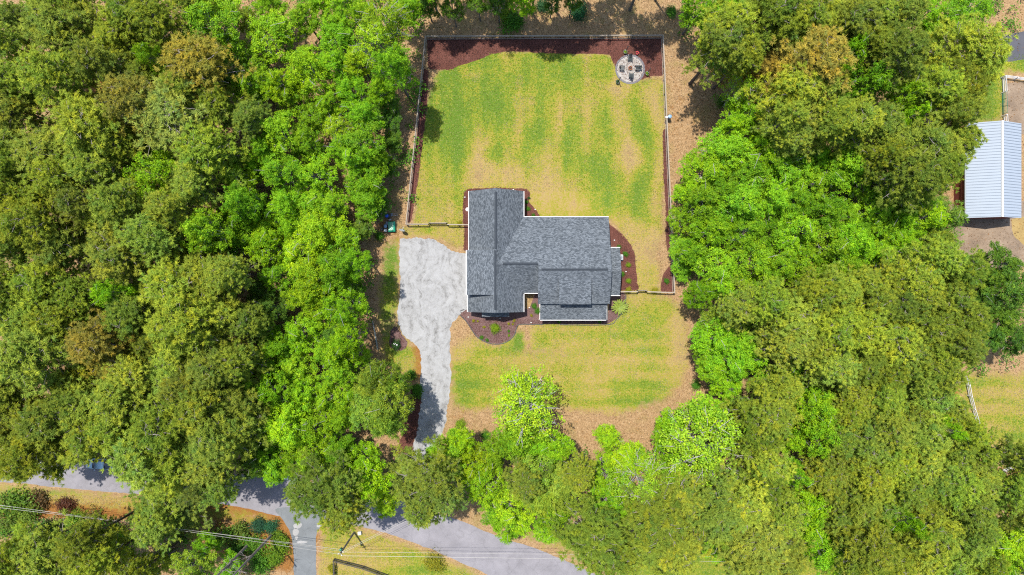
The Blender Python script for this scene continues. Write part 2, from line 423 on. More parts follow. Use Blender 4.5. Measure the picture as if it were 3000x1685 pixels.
lay([(-100, 1405), (383, 1452), (640, 1482), (800, 1512), (835, 1560), (700, 1530), (380, 1500), (60, 1465), (-100, 1455)], 0.8, 3)
lay([(940, 1545), (1060, 1550), (1270, 1620), (1430, 1700), (1500, 1800), (930, 1800)], 0.9, 3)
lay([(1380, 1530), (1500, 1560), (1720, 1650), (1900, 1740), (3000, 1760), (3000, 1640), (2400, 1600), (1900, 1560), (1500, 1500)], 0.8, 6)
lay([(2840, 200), (2945, 200), (2945, 360), (2840, 360)], 0.95, 3)
lay([(2940, 150), (3100, 150), (3100, 215), (2940, 215)], 0.95, 3)
lay([(2790, 1090), (3080, 1090), (3080, 1360), (2860, 1360)], 0.8, 4)
lay([(30, 120), (110, 120), (110, 190), (20, 200)], 0.6, 5)
for x, y, rx, ry, v in [  # back lawn
    (1500, 350, 340, 220, 0.2), (1290, 330, 60, 130, 0.2), (1352, 450, 28, 120, 0.22), (1590, 330, 40, 90, 0.3), (1480, 430, 25, 120, 0.12), (1440, 450, 22, 30, 0.3),
    (1430, 300, 60, 100, 0.15), (1700, 380, 60, 40, 0.12), (1800, 520, 70, 90, 0.26), (1880, 400, 40, 120, 0.22), (1900, 600, 50, 80, 0.3), (1760, 620, 50, 40, 0.2), (1680, 210, 60, 40, 0.2), (1960, 250, 90, 40, 0.15),
    (1300, 210, 70, 30, 0.2), (1260, 620, 60, 50, 0.1), (1400, 530, 70, 60, -0.42), (1480, 510, 80, 40, -0.3), (1420, 430, 45, 50, -0.25), (1600, 560, 70, 70, -0.36), (1690, 610, 60, 30, -0.3), (1830, 460, 45, 45, -0.35),
    (1560, 300, 40, 50, -0.2), (1800, 260, 60, 26, -0.4), (1900, 290, 40, 50, -0.3), (1660, 320, 60, 60, -0.14), (1370, 215, 40, 25, -0.25), (1240, 560, 25, 110, -0.15), (1545, 440, 60, 50, -0.15),
    (1880, 740, 60, 110, -0.34), (1925, 740, 30, 60, -0.5), (1910, 600, 22, 40, -0.2), (1720, 480, 60, 40, 0.1),
    # front lawn
    (1430, 1080, 90, 60, -0.12), (1640, 1040, 110, 40, -0.16), (1680, 1095, 50, 40, 0.12), (1360, 1130, 40, 70, 0.26), (1480, 1020, 40, 30, 0.2), (1560, 1000, 50, 20, 0.16), (1900, 960, 60, 60, 0.12), (1920, 1030, 60, 50, 0.18), (1860, 1130, 90, 40, 0.14),
    (1830, 1180, 120, 30, 0.2), (1690, 1170, 90, 20, 0.1), (1530, 1130, 60, 60, 0.1), (1350, 1010, 40, 50, -0.3), (1330, 965, 30, 30, -0.3), (1600, 1110, 50, 50, -0.1), (1990, 1020, 30, 60, -0.25), (1990, 950, 30, 50, -0.2), (1940, 900, 60, 30, 0.15),
    (1545, 985, 20, 40, -0.35), (1525, 960, 22, 12, 0.5), (1520, 1000, 16, 30, 0.5), (1660, 950, 120, 7, 0.1), (1620, 990, 16, 60, 0.0),
    (1140, 800, 30, 110, 0.4), (1150, 740, 20, 30, 0.3), (1250, 675, 25, 12, 0.3), (1330, 700, 40, 30, -0.15), (1140, 950, 30, 40, 0.25), (1200, 1080, 30, 30, -0.1),
    (2890, 260, 40, 120, 0.35), (3000, 180, 60, 40, 0.45), (150, 1440, 400, 10, 0.25), (150, 1475, 500, 18, -0.25), (600, 1500, 150, 10, 0.2),
    (1100, 1630, 200, 70, -0.07), (1250, 1665, 60, 20, 0.25), (1600, 1560, 120, 40, 0.2), (2000, 1650, 300, 50, 0.2), (2900, 1230, 120, 120, -0.1), (2980, 1200, 60, 60, 0.1), (1350, 1130, 10, 10, 0.1)]:
    blob(green, x, y, rx, ry, v)
wob = blur(rng.normal(size=GX.shape), 12); wob /= wob.std()
wob2 = blur(rng.normal(size=GX.shape), 7); wob2 /= wob2.std()
green += 0.09 * wob2 + 0.075 * (1 + .7 * wob) * np.cos((PX - 1349 + 17 * wob2) * 2 * PI / 104) * (PY < 640) + 0.05 * np.cos(GX * 2 * PI / 2.3) * (PY < 700) + (0.09 + .05 * wob) * np.cos((PY - 1028 + 5 * wob) * 2 * PI / 50) * (PY > 960)
blob(lawn, 1610, 1035, 150, 34, -0.36); blob(lawn, 1345, 965, 36, 40, -0.45); blob(lawn, 1480, 1080, 60, 30, -0.25); blob(lawn, 1700, 1100, 120, 20, -0.22); blob(lawn, 1545, 990, 14, 40, -0.4); blob(lawn, 1270, 240, 40, 60, -0.3); blob(lawn, 1910, 600, 25, 50, -0.4); blob(lawn, 1930, 740, 22, 50, -0.35)
blob(lawn, 1420, 520, 60, 40, -0.25); blob(lawn, 1620, 540, 80, 30, -0.12)     # mower passes
for x, y, rx, ry, v in [(300, 250, 60, 40, 0.5), (80, 180, 40, 40, 0.4), (2115, 200, 30, 60, 0.5), (2220, 130, 40, 30, 0.5), (2490, 905, 40, 30, 0.6), (350, 1490, 500, 30, 0.7), (850, 1590, 60, 80, 0.8), (420, 1000, 60, 60, 0.5),
                        (650, 920, 300, 400, 0.15), (1220, 1060, 30, 60, 0.5), (1130, 670, 60, 90, 0.2), (1350, 1240, 60, 60, 0.15), (2820, 540, 30, 60, 0.5), (2800, 1160, 20, 60, 0.3), (1975, 340, 30, 80, 0.1), (700, 1580, 200, 60, 0.4), (3000, 1440, 100, 100, 0.4),
                        (2020, 300, 60, 220, 0.1), (1800, 1240, 250, 50, -0.1), (1130, 980, 30, 80, -0.3)]:
    blob(straw, x, y, rx, ry, v)
nv = GX.size; cov = np.ones((nv, 4), np.float32)
cov[:, 0] = lawn.ravel(); cov[:, 1] = green.ravel(); cov[:, 2] = straw.ravel()
far = (np.abs(GX) > 97) | (np.abs(GY) > 59); cov[far.ravel(), :3] = (0.3, 0.5, 0.2)
ny, nx = GX.shape; idx = np.arange(nv).reshape(ny, nx)
def grid_mesh(name, verts, quads, mat):
    me = bpy.data.meshes.new(name)
    me.vertices.add(len(verts)); me.vertices.foreach_set('co', verts.astype(np.float32).ravel())
    q = quads.astype(np.int32); me.loops.add(q.size); me.loops.foreach_set('vertex_index', q.ravel())
    me.polygons.add(len(q)); me.polygons.foreach_set('loop_start', np.arange(0, q.size, q.shape[1], dtype=np.int32))
    me.materials.append(mat); me.update(calc_edges=True); return me
gq = np.stack([idx[:-1, :-1], idx[:-1, 1:], idx[1:, 1:], idx[1:, :-1]], -1).reshape(-1, 4)
gme = grid_mesh('ground', np.stack([GX.ravel(), GY.ravel(), np.zeros(nv)], -1), gq, M['ground'])
ca = gme.color_attributes.new('cover', 'FLOAT_COLOR', 'POINT'); ca.data.foreach_set('color', cov.ravel())
kind(link(bpy.data.objects.new('ground', gme)), 'structure')

Z1, Z2, Z3, Z4 = 0.004, 0.008, 0.012, 0.016
sheet('road', ragged(world_poly(ROAD), 0.6, 0.07), Z2, M['asphalt'])
sheet('side_lane', ragged(world_poly(LANE), 0.5, 0.06), Z3, M['asphalt_dark'])
sheet('gravel_driveway', ragged(world_poly(DRIVE), 0.3, 0.13), Z1, M['gravel'])
sheet('far_lane', ragged(world_poly([(2905, 112), (3000, 92), (3100, 75), (3100, 160), (3000, 175), (2910, 186)]), 0.5, 0.06), Z1, M['asphalt_lane'])
sheet('paddock', ragged(world_poly([(2948, 240), (3100, 240), (3100, 380), (2955, 400)]), 0.6, 0.1), Z1, M['paddock'])
sheet('barn_yard', ragged(world_poly([(2780, 600), (3100, 590), (3100, 760), (2830, 790), (2790, 730)]), 0.6, 0.2), Z1, M['paddock'])
sheet('sand_patch', ragged(world_poly([(2962, 640), (3100, 630), (3100, 735), (3000, 720), (2970, 690)]), 0.5, 0.15), Z2, M['yellow_sand'])
# pale grit washed out of the lane mouth
for k, (x, y, a, b) in enumerate([(873, 1540, 14, 10), (866, 1560, 9, 11), (883, 1588, 16, 4), (934, 1541, 7, 4), (869, 1575, 5, 8)]):
    pts = [(x + a * math.cos(t) * (0.7 + 0.5 * rnd.random()), y + b * math.sin(t) * (0.7 + 0.5 * rnd.random())) for t in np.linspace(0, 2 * PI, 12, endpoint=False)]
    sheet('grit_patch', ragged(world_poly(pts), 0.15, 0.06, 1), Z4, M['chip'])

# mulch beds
def bed(px, mat, z=Z1, amp=0.06): return sheet('mulch_bed', ragged(world_poly(px), 0.3, amp), z, M[mat])
bed([(1250, 112), (1940, 110), (1944, 222), (1912, 224), (1890, 230), (1850, 245), (1806, 205), (1786, 160), (1735, 157), (1640, 158), (1560, 153), (1505, 150), (1440, 158), (1410, 172), (1380, 182), (1345, 192), (1320, 205), (1255, 203)], 'mulch')
bed([(1241, 200), (1256, 205), (1252, 300), (1238, 420), (1226, 520), (1213, 600), (1205, 652), (1190, 655), (1205, 520), (1228, 320)], 'mulch')
bed([(1957, 378), (1946, 376), (1941, 390), (1945, 520), (1952, 640), (1950, 700), (1955, 740), (1962, 740), (1962, 560)], 'mulch')
bed([(1975, 760), (1958, 780), (1944, 800), (1938, 825), (1933, 855), (1974, 856)], 'mulch')
bed([(1355, 655), (1357, 600), (1358, 570), (1363, 557), (1375, 552), (1450, 550), (1530, 552), (1550, 555), (1554, 572), (1548, 590), (1560, 605), (1575, 618), (1582, 636), (1640, 636), (1640, 660), (1380, 660), (1378, 740), (1358, 735), (1362, 660)], 'mulch')
bed([(1778, 650), (1800, 668), (1828, 690), (1848, 715), (1860, 745), (1864, 790), (1868, 830), (1872, 850), (1820, 852), (1780, 850)], 'mulch')
PB = [(1345, 922), (1368, 905), (1550, 905), (1572, 850), (1600, 850), (1600, 949), (1520, 950), (1513, 963), (1508, 980), (1490, 998), (1462, 1008), (1440, 1007), (1412, 998), (1395, 985), (1385, 972), (1372, 950)]
bed(PB, 'mulch_pale', Z2, 0.02)
bed([(1590, 930), (1780, 930), (1790, 840), (1835, 858), (1832, 890), (1825, 912), (1805, 935), (1780, 950), (1590, 950)], 'mulch_pale', Z1, 0.03)
bed([(1142, 972), (1160, 955), (1180, 985), (1195, 1000), (1190, 1022), (1165, 1030), (1145, 1020), (1140, 1000)], 'mulch_pale', Z2, 0.1)
bed([(1235, 1130), (1232, 1180), (1222, 1260), (1206, 1330), (1165, 1330), (1190, 1230), (1205, 1140)], 'mulch', Z2, 0.15)
# bed edging strip along the curved front bed
def edging(px):
    pts = [W(x, y, 0) for x, y in px]; fine = []
    for i in range(len(pts) - 1):
        for k in range(4):
            t = k / 4; a, b, c, d = pts[max(i - 1, 0)], pts[i], pts[i + 1], pts[min(i + 2, len(pts) - 1)]
            fine.append(0.5 * ((2 * b) + (c - a) * t + (2 * a - 5 * b + 4 * c - d) * t * t + (-a + 3 * b - 3 * c + d) * t ** 3))
    fine.append(pts[-1])
    m = MB(); m.tube([p + Vector((0, 0, 0.05)) for p in fine], 0.07, 5)
    return m.build('bed_edging', M['edging'])
tag(edging([(1346, 922), (1362, 937), (1375, 955), (1387, 974), (1400, 989), (1420, 1001), (1442, 1008), (1462, 1008), (1482, 1003), (1500, 990), (1510, 975), (1513, 962), (1521, 951), (1560, 950.5), (1592, 950.5)]),
    'dark curved edging strip round the front flower bed beside the gravel drive', 'edging')
tag(edging([(1640, 951.5), (1780, 951.5), (1805, 936), (1825, 913), (1832, 892), (1834, 862)]),
    'dark edging strip curving round the palm at the porch corner', 'edging')

# ------------------------------------------------------------------ the house
house = thing('house', 'white house with grey shingle gable roofs between lawn and gravel drive', 'house', (0, 0, 0))
def roof_piece(name, planes, mat, parent, th=0.16):
    """planes: list of polygons (3D); each becomes a slab of thickness th with UVs in metres along eave and slope"""
    vs, fs, uvs = [], [], []
    for P in planes:
        P = [Vector(p) for p in P]; n = (P[1] - P[0]).cross(P[2] - P[0]).normalized()
        if n.z < 0: P = P[::-1]; n = -n
        u = Vector((0, 0, 1)).cross(n); u = u.normalized() if u.length > 1e-5 else Vector((1, 0, 0)); v = n.cross(u)
        k = len(vs); m = len(P); vs += [tuple(p) for p in P] + [tuple(p - Vector((0, 0, th))) for p in P]
        fs.append(tuple(range(k, k + m))); uvs.append([(p.dot(u), p.dot(v)) for p in P])
        fs.append(tuple(range(k + 2 * m - 1, k + m - 1, -1))); uvs.append([(0, 0)] * m)
        for i in range(m):
            fs.append((k + i, k + m + i, k + m + (i + 1) % m, k + (i + 1) % m)); uvs.append([(0, 0)] * 4)
    me = bpy.data.meshes.new(name); me.from_pydata(vs, [], fs); me.materials.append(mat)
    ul = me.uv_layers.new(name='UVMap'); ul.data.foreach_set('uv', [c for f in uvs for q in f for c in q]); me.update()
    return link(bpy.data.objects.new(name, me), parent)
# key lines (metres)
WX0, WX1, WXR = -7.07, 1.90, -2.585; WN, WS = 15.82, -4.02; EH, WRH = 3.0, 6.5
KW = (WRH - EH) / (WX1 - WXR)
def wing_e(x): return EH + (WX1 - x) * KW
MN, MK = 11.56, 0.416; AR_Y, AR_H = 3.81, 3.0 + (11.56 - 3.81) * 0.416
BR_Y = 2.87; BR_H = 3 + (MN - BR_Y) * MK; BS_Y = -2.67; BS_H = BR_H - (BR_Y - BS_Y) * MK
AX = WX1 - (AR_H - EH) / KW                     # where the cross ridge runs into the wing roof
AS_Y = -0.89; ME = 15.86; BW = 4.20
wing = roof_piece('roof', [
    [(WX0, WN, EH), (WX0, 6.0, EH), (WXR, 6.0, WRH), (WXR, WN, WRH)],
    [(WX0 - 0.2, -1.17, EH - 0.1), (WX0 - 0.2, WS, EH - 0.1), (WXR, WS, WRH), (WXR, -1.17, WRH)],
    [(WXR, WN, WRH), (WXR, WS, WRH), (WX1, WS, EH), (WX1, AS_Y, EH), (AX, AR_Y, AR_H), (WX1, MN, EH), (WX1, WN, EH)]], M['shingle'], house)
main = roof_piece('roof', [
    [(WX1, MN, EH), (AX, AR_Y, AR_H), (BW, AR_Y, AR_H), (BW, BR_Y, BR_H), (ME, BR_Y, BR_H), (ME, MN, EH)],
    [(AX, AR_Y, AR_H), (WX1, AS_Y, EH), (BW + 0.2, AS_Y, EH), (BW + 0.2, AR_Y, AR_H)],
    [(BW, BR_Y, BR_H), (BW, BS_Y, BS_H), (ME, BS_Y, BS_H), (ME, BR_Y, BR_H)]], M['shingle'], house)
gd = roof_piece('dormer_roof', [[(WX0 - 0.19, 6.05, 5.0), (WX0 - 0.19, -1.17, 5.0), (WXR + 0.1, -1.17, WRH + 0.06), (WXR + 0.1, 6.05, WRH + 0.06)]], M['shingle'], house)
MB().add([(-6.8, 5.9, 2.9), (-6.8, -1.0, 2.9), (-6.8, -1.0, 4.9), (-6.8, 5.9, 4.9), (-2.7, 5.9, 6.3), (-2.7, -1.0, 6.3)],
         [(0, 1, 2, 3), (1, 5, 2), (0, 3, 4)]).build('cheek_wall', M['siding'], gd)
DX0, DX1 = 137.8 * 0.0547, 231.7 * 0.0547
pd = roof_piece('dormer_roof', [[(DX0, 1.78, 6.2), (DX0, BS_Y - 0.02, 5.6), (DX1, BS_Y - 0.02, 5.6), (DX1, 1.78, 6.2)]], M['shingle'], house)
MB().add([(DX0 + .15, 1.5, 5.9), (DX0 + .15, -2.35, 5.5), (DX0 + .15, -2.35, 4.3), (DX1 - .15, 1.5, 5.9), (DX1 - .15, -2.35, 5.5), (DX1 - .15, -2.35, 4.3)],
         [(0, 2, 1), (3, 4, 5), (1, 2, 5, 4)]).build('cheek_wall', M['siding'], pd)
roof_piece('porch_roof', [[(4.62, BS_Y + 0.25, 3.68), (4.62, -5.31, 2.7), (15.5, -5.31, 2.7), (15.5, BS_Y + 0.25, 3.68)]], M['shingle'], house)
SR_H, SR_Y = 4.66, 2.62
roof_piece('side_roof', [[(15.4, 6.52, EH), (15.4, SR_Y, SR_H), (17.7, SR_Y, SR_H), (17.7, 6.52, EH)],
                         [(15.4, SR_Y, SR_H), (15.4, -1.26, EH), (17.7, -1.26, EH), (17.7, SR_Y, SR_H)]], M['shingle'], house)
roof_piece('window_awning', [[(-4.95, -3.55, 3.15), (-4.95, -4.84, 2.62), (-0.45, -4.84, 2.62), (-0.45, -3.55, 3.15)]], M['shingle'], house)
def ridge(a, b):
    a, b = Vector(a), Vector(b); d = (b - a); L = d.length; r = math.atan2(d.y, d.x)
    t = MB(); w, dz = 0.2, 0.12
    vs = [(-L/2, -w, -dz), (-L/2, 0, 0.06), (-L/2, w, -dz), (L/2, -w, -dz), (L/2, 0, 0.06), (L/2, w, -dz)]
    t.add(vs, [(0, 3, 4, 1), (1, 4, 5, 2), (0, 1, 2), (3, 5, 4), (0, 2, 5, 3)])
    o = t.build('ridge_cap', M['ridge'], house); o.location = (a + b) / 2; o.rotation_euler = (0, 0, r); return o
ridge((WXR, WN - 0.6, WRH + 0.03), (WXR, 6.2, WRH + 0.03)); ridge((WXR - 0.06, 5.9, WRH + 0.12), (WXR - 0.06, WS + 0.5, WRH + 0.08))
ridge((AX + 0.8, AR_Y, AR_H + 0.03), (BW - 0.1, AR_Y, AR_H + 0.03)); ridge((BW + 0.5, BR_Y, BR_H + 0.03), (ME - 0.6, BR_Y, BR_H + 0.03))
def trim(a, b, w=0.1, h=0.13, name='gutter'):
    a, b = Vector(a), Vector(b); d = b - a; L = d.length
    return piece(name, M['white'], house, (a + b) / 2, (L, w, h), math.atan2(d.y, d.x))
g = 0.065
trim((WX0 - g, WN, EH - .09), (WX0 - g, 6.07, EH - .09)); trim((WX0 - .25 - g, 6.05, 4.9), (WX0 - .25 - g, -1.2, 4.9)); trim((WX0 - .2 - g, -1.25, EH - .19), (WX0 - .2 - g, WS, EH - .19))
trim((WX1 + g, WN, EH - .09), (WX1 + g, MN + .14, EH - .09)); trim((WX1 + g, AS_Y - .14, EH - .09), (WX1 + g, WS, EH - .09))
trim((WX1, MN + g, EH - .09), (ME, MN + g, EH - .09)); trim((WX1 + .14, AS_Y - g, EH - .09), (BW + .2, AS_Y - g, EH - .09))
trim((4.62, -5.31 - g, 2.6), (15.5, -5.31 - g, 2.6)); trim((15.4, 6.52 + g, EH - .09), (17.75, 6.52 + g, EH - .09)); trim((15.9, -1.26 - g, EH - .09), (17.75, -1.26 - g, EH - .09))
trim((15.56, BS_Y, 3.55), (15.56, -5.2, 2.65), 0.06, 0.12, 'fascia')
# walls under the roofs, inset from the eaves
def wall(poly, h, top=None):
    m = MB(); n = len(poly); vs = [(x, y, 0) for x, y in poly] + [(x, y, h) for x, y in poly]
    m.add(vs, [(i, (i + 1) % n, n + (i + 1) % n, n + i) for i in range(n)]); return m.build('wall', M['siding'], house)
wall([(WX0 + .4, WN - .4), (WX0 + .4, WS + .4), (WX1 - .4, WS + .4), (WX1 - .4, WN - .4)][::1], 3.0)
wall([(WX1 - .3, MN - .4), (WX1 - .3, AS_Y + .4), (BW + .3, AS_Y + .4), (BW + .3, BS_Y + .4), (ME - .4, BS_Y + .4), (ME - .4, MN - .4)], 2.95)
wall([(ME - .3, 6.1), (ME - .3, -.9), (17.3, -.9), (17.3, 6.1)], 2.95)
for P in [[(WX0 + .4, WS + .4, 2.95), (WX1 - .4, WS + .4, 2.95), (WXR, WS + .4, 6.2)], [(WX0 + .4, WN - .4, 2.95), (WX1 - .4, WN - .4, 2.95), (WXR, WN - .4, 6.2)],
          [(ME - .4, MN - .4, 2.95), (ME - .4, BS_Y + .4, 2.95), (ME - .4, BS_Y + .4, 4.1), (ME - .4, BR_Y, 6.35)], [(BW + .3, BS_Y + .4, 2.95), (BW + .3, AR_Y, 2.95), (BW + .3, BR_Y, 6.3), (BW + .3, BS_Y + .4, 4.1)],
          [(BW + .3, BS_Y + .4, 2.9), (ME - .4, BS_Y + .4, 2.9), (ME - .4, BS_Y + .4, 4.1), (BW + .3, BS_Y + .4, 4.1)], [(17.3, 6.1, 2.95), (17.3, -.9, 2.95), (17.3, SR_Y, 4.45)]]:
    MB().add(P, [tuple(range(len(P)))]).build('gable_wall', M['siding'], house)
for x in (4.95, 8.4, 11.8, 15.2): piece('porch_post', M['white'], house, (x, -5.05, 1.3), (0.18, 0.18, 2.6))
piece('porch_floor', M['stone'], house, (10.06, -3.75, 0.07), (10.9, 2.9, 0.14))
for px, py, h in ((1407, 692, 4.3), (1803, 777, 4.2)):
    p = W(px, py, h); MB().tube([(p.x, p.y, h - .5), (p.x, p.y, h + .35)], 0.06, 8).build('vent_pipe', M['ash'], house)
# downspouts at the corners
for x, y in ((WX0 + .2, WS + .1), (4.62, -5.2)): MB().tube([(x, y, 2.7), (x + .2, y + .2, 2.4), (x + .2, y + .2, .2), (x - .1, y - .25, .08)], 0.05, 6).build('downspout', M['white'], house)
p = W(1371, 615, 1.4); MB().lathe([(.02, 0), (.3, .02), (.3, .12), (.02, .16)], 16, (p.x - 0.05, p.y, 2.0)).build('hose_reel', M['white'], house)

# air conditioner beside the east bump
p = W(1817.5, 754, 0.8)
ac = thing('air_conditioner', 'white air conditioning unit against the east side of the house', 'air conditioner', (p.x + .05, p.y, 0))
piece('pad', M['stone'], ac, (0, 0, .05), (1.0, 1.0, .1)); piece('cabinet', M['dish'], ac, (0, 0, .5), (.8, .82, .8))
MB().lathe([(.3, .9), (.3, .93), (.05, .96)], 16).build('fan_grille', M['grey_lid'], ac)
MB().tube([(-.6, .25, .25), (-.4, .25, .25)], .04, 6).build('pipe', M['black'], ac)
p = W(1354, 909, 0.15)
dr = MB(); dr.tube([(p.x + .35, p.y + .15, .1), (p.x - .4, p.y - .15, .06)], 0.06, 6)
tag(dr.build('drain_pipe', M['black']), 'short black drain pipe on the gravel at the house corner', 'pipe')

# ------------------------------------------------------------------ barn on the right
BX0, BX1, BXR = 74.15, 83.2, 78.68; BN, BSo = 26.8, 11.35; BE, BRH = 3.5, 5.45
barn = thing('barn', 'barn with pale ribbed metal roof and red walls at right edge', 'barn', (0, 0, 0))
roof_piece('roof', [[(BX0, BN, BE), (BX0, BSo, BE), (BXR, BSo, BRH), (BXR, BN, BRH)], [(BXR, BN, BRH), (BXR, BSo, BRH), (BX1, BSo, BE), (BX1, BN, BE)]], M['metal_roof'], barn, 0.08)
kb = (BRH - BE) / (BXR - BX0); ab = math.atan(kb); Lb = math.hypot(BXR - BX0, BRH - BE)
for i in range(33):
    y = BSo + .2 + i * (BN - BSo - .4) / 32
    piece('rib', M['rib'], barn, ((BX0 + BXR) / 2, y, (BE + BRH) / 2 + .02), (Lb - .1, .07, .09), 0, 0, -ab)
    piece('rib', M['rib'], barn, ((BX1 + BXR) / 2, y, (BE + BRH) / 2 + .02), (Lb - .1, .07, .09), 0, 0, ab)
piece('ridge_cap', M['white'], barn, (BXR, (BN + BSo) / 2, BRH + .05), (.32, BN - BSo, .08))
piece('gutter', M['dish'], barn, (BX0 - .08, (BN + BSo) / 2, BE - .1), (.12, BN - BSo, .12))
MB().add([(BX0 + .25, BN - .2, 0), (BX0 + .25, BSo + .2, 0), (BX1 - .25, BSo + .2, 0), (BX1 - .25, BN - .2, 0), (BX0 + .25, BN - .2, BE), (BX0 + .25, BSo + .2, BE), (BX1 - .25, BSo + .2, BE), (BX1 - .25, BN - .2, BE), (BXR, BN - .2, BRH - .15), (BXR, BSo + .2, BRH - .15)],
         [(0, 1, 5, 4), (1, 2, 6, 9, 5), (2, 3, 7, 6), (3, 0, 4, 8, 7)]).build('wall', M['red_wall'], barn)

# ------------------------------------------------------------------ fences
def fence(name, label, px, h, spacing, rails, posts=(0.11, 0.11), railsz=(0.05, 0.14), mat='fence_wood', pmat='post_wood', cap=True, gate=None, ph=None):
    """px: photograph pixels of the TOP rail"""
    pts = [W(x, y, h) for x, y in px]; o = Vector((pts[0].x, pts[0].y, 0))
    t = thing(name, label, 'fence', o); ph = ph or h + 0.02
    first = True
    for i in range(len(pts) - 1):
        a, b = Vector((pts[i].x, pts[i].y, 0)) - o, Vector((pts[i + 1].x, pts[i + 1].y, 0)) - o
        d = b - a; n = max(1, round(d.length / spacing)); r = math.atan2(d.y, d.x); L = d.length / n
        side = Vector((-d.y, d.x, 0)).normalized() * (posts[1] / 2 + railsz[0] / 2)
        for k in range(n + 1):
            if k == 0 and not first: continue
            q = a + d * k / n; piece('post', M[pmat], t, (q.x, q.y, ph / 2), (posts[0], posts[1], ph), r)
        for k in range(n):
            q = a + d * (k + .5) / n
            if gate is not None and k == gate and i == 0:
                gt = thing_part(t, 'gate', q, r)
                for s_ in (-1, 1): piece('gate_stile', M[mat], gt, (s_ * (L / 2 - .08), 0, .75), (.1, .07, 1.45))
                for z in (.25, 1.3): piece('gate_rail', M[mat], gt, (0, .02, z), (L - .1, .08, .12))
                npk = int(L / .16)
                for j in range(npk): piece('picket', M[pmat], gt, (-L / 2 + .15 + j * (L - .3) / max(1, npk - 1), -.06, .75), (.07, .03, 1.4))
                continue
            for z in rails: piece('rail', M[mat], t, (q.x + side.x, q.y + side.y, z), (L - .02, railsz[0], railsz[1]), r)
            if cap: piece('cap_rail', M[mat], t, (q.x, q.y, h + .04), (L, .13, .04), r)
        first = False
    return t
def thing_part(t, name, q, r):
    """an Empty part that carries sub-parts"""
    o = bpy.data.objects.new(name, None); link(o, t); o.location = q; o.rotation_euler = (0, 0, r); o.empty_display_size = .2; return o
R3 = (0.14, 1.16)
fence('post_and_rail_fence', 'long weathered wooden fence along the top of the back lawn', [(1943, 103), (1246, 106)], 1.3, 2.45, R3)
fence('post_and_rail_fence', 'weathered wooden fence down the left side of the back lawn', [(1246, 106), (1189, 657)], 1.3, 2.45, R3)
fence('post_and_rail_fence', 'weathered wooden fence down the right side of the back lawn', [(1977, 858), (1943, 103)], 1.3, 2.45, R3)
fence('post_and_rail_fence', 'short wooden fence with gate between the left fence corner and the house', [(1189, 657), (1254, 657)], 1.3, 1.9, R3)
f2 = fence('post_and_rail_fence', 'wooden gate bay with dense pickets above the gravel pad', [(1256, 653), (1308, 653)], 1.45, 3.0, R3, gate=0)
fence('post_and_rail_fence', 'short wooden fence joining the picket gate to the house wall', [(1310, 658), (1375, 659)], 1.3, 1.9, R3)
fence('post_and_rail_fence', 'short wooden fence from the side of the house to its gate, yellow vine on it', [(1818, 855), (1869, 855)], 1.3, 1.6, R3)
fence('post_and_rail_fence', 'small picket gate bay in the fence right of the house', [(1870, 851), (1896, 851)], 1.45, 1.5, R3, gate=0)
fence('post_and_rail_fence', 'short wooden fence closing the bottom right corner of the back yard', [(1897, 855), (1977, 858)], 1.3, 2.2, R3)
RW = (.35, .75, 1.15)
fence('white_rail_fence', 'white three rail fence across the paddock beyond the barn', [(2947, 222), (3060, 238)], 1.2, 2.4, RW, (.13, .13), (.05, .16), 'white_rail', 'white_rail', False)
fence('white_rail_fence', 'white rail fence panel left of the paddock, above its green gate', [(2947, 222), (2949, 267)], 1.2, 2.4, RW, (.13, .13), (.05, .16), 'white_rail', 'white_rail', False)
fence('white_rail_fence', 'short white rail fence panel touching the top of the metal barn', [(2950, 335), (2952, 356)], 1.2, 1.6, RW, (.13, .13), (.05, .16), 'white_rail', 'white_rail', False)
fence('white_rail_fence', 'white three rail fence curving down through the pines at right', [(2838, 1105), (2842, 1130), (2848, 1162), (2858, 1200), (2870, 1240), (2878, 1285), (2890, 1340)], 1.3, 2.4, (.4, .8, 1.2), (.13, .13), (.05, .15), 'white_rail', 'white_rail', False)
fence('white_rail_fence', 'short white rail fence stub at far right between two pines', [(2928, 1392), (2972, 1374)], 1.3, 2.4, (.4, .8, 1.2), (.13, .13), (.05, .15), 'white_rail', 'white_rail', False)
fence('dark_post_fence', 'dark wooden fence along the pasture below the utility pole', [(976, 1645), (1015, 1655), (1062, 1667), (1103, 1682), (1180, 1710)], 1.2, 2.4, (.4, 1.1), (.16, .16), (.06, .16), 'dark_wood', 'dark_wood', True)
fence('dark_post_fence', 'dark wooden fence beside the side lane with a green vine on it', [(976, 1645), (980, 1760)], 1.2, 2.4, (.4, 1.1), (.16, .16), (.06, .16), 'dark_wood', 'dark_wood', True)
# green gate of the paddock
a, b = W(2934, 272), W(2936, 335)
gg = thing('paddock_gate', 'green metal gate between white fence panels above the barn', 'gate', (a.x, a.y, 0), math.atan2(b.y - a.y, b.x - a.x))
L = (b - a).length
for x in (0, L / 3, 2 * L / 3, L): MB().tube([(x, 0, .15), (x, 0, 1.3)], .04, 6).build('upright', M['green_metal'], gg)
for z in (.2, .45, .7, .95, 1.28): MB().tube([(0, 0, z), (L, 0, z)], .03, 6).build('bar', M['green_metal'], gg)

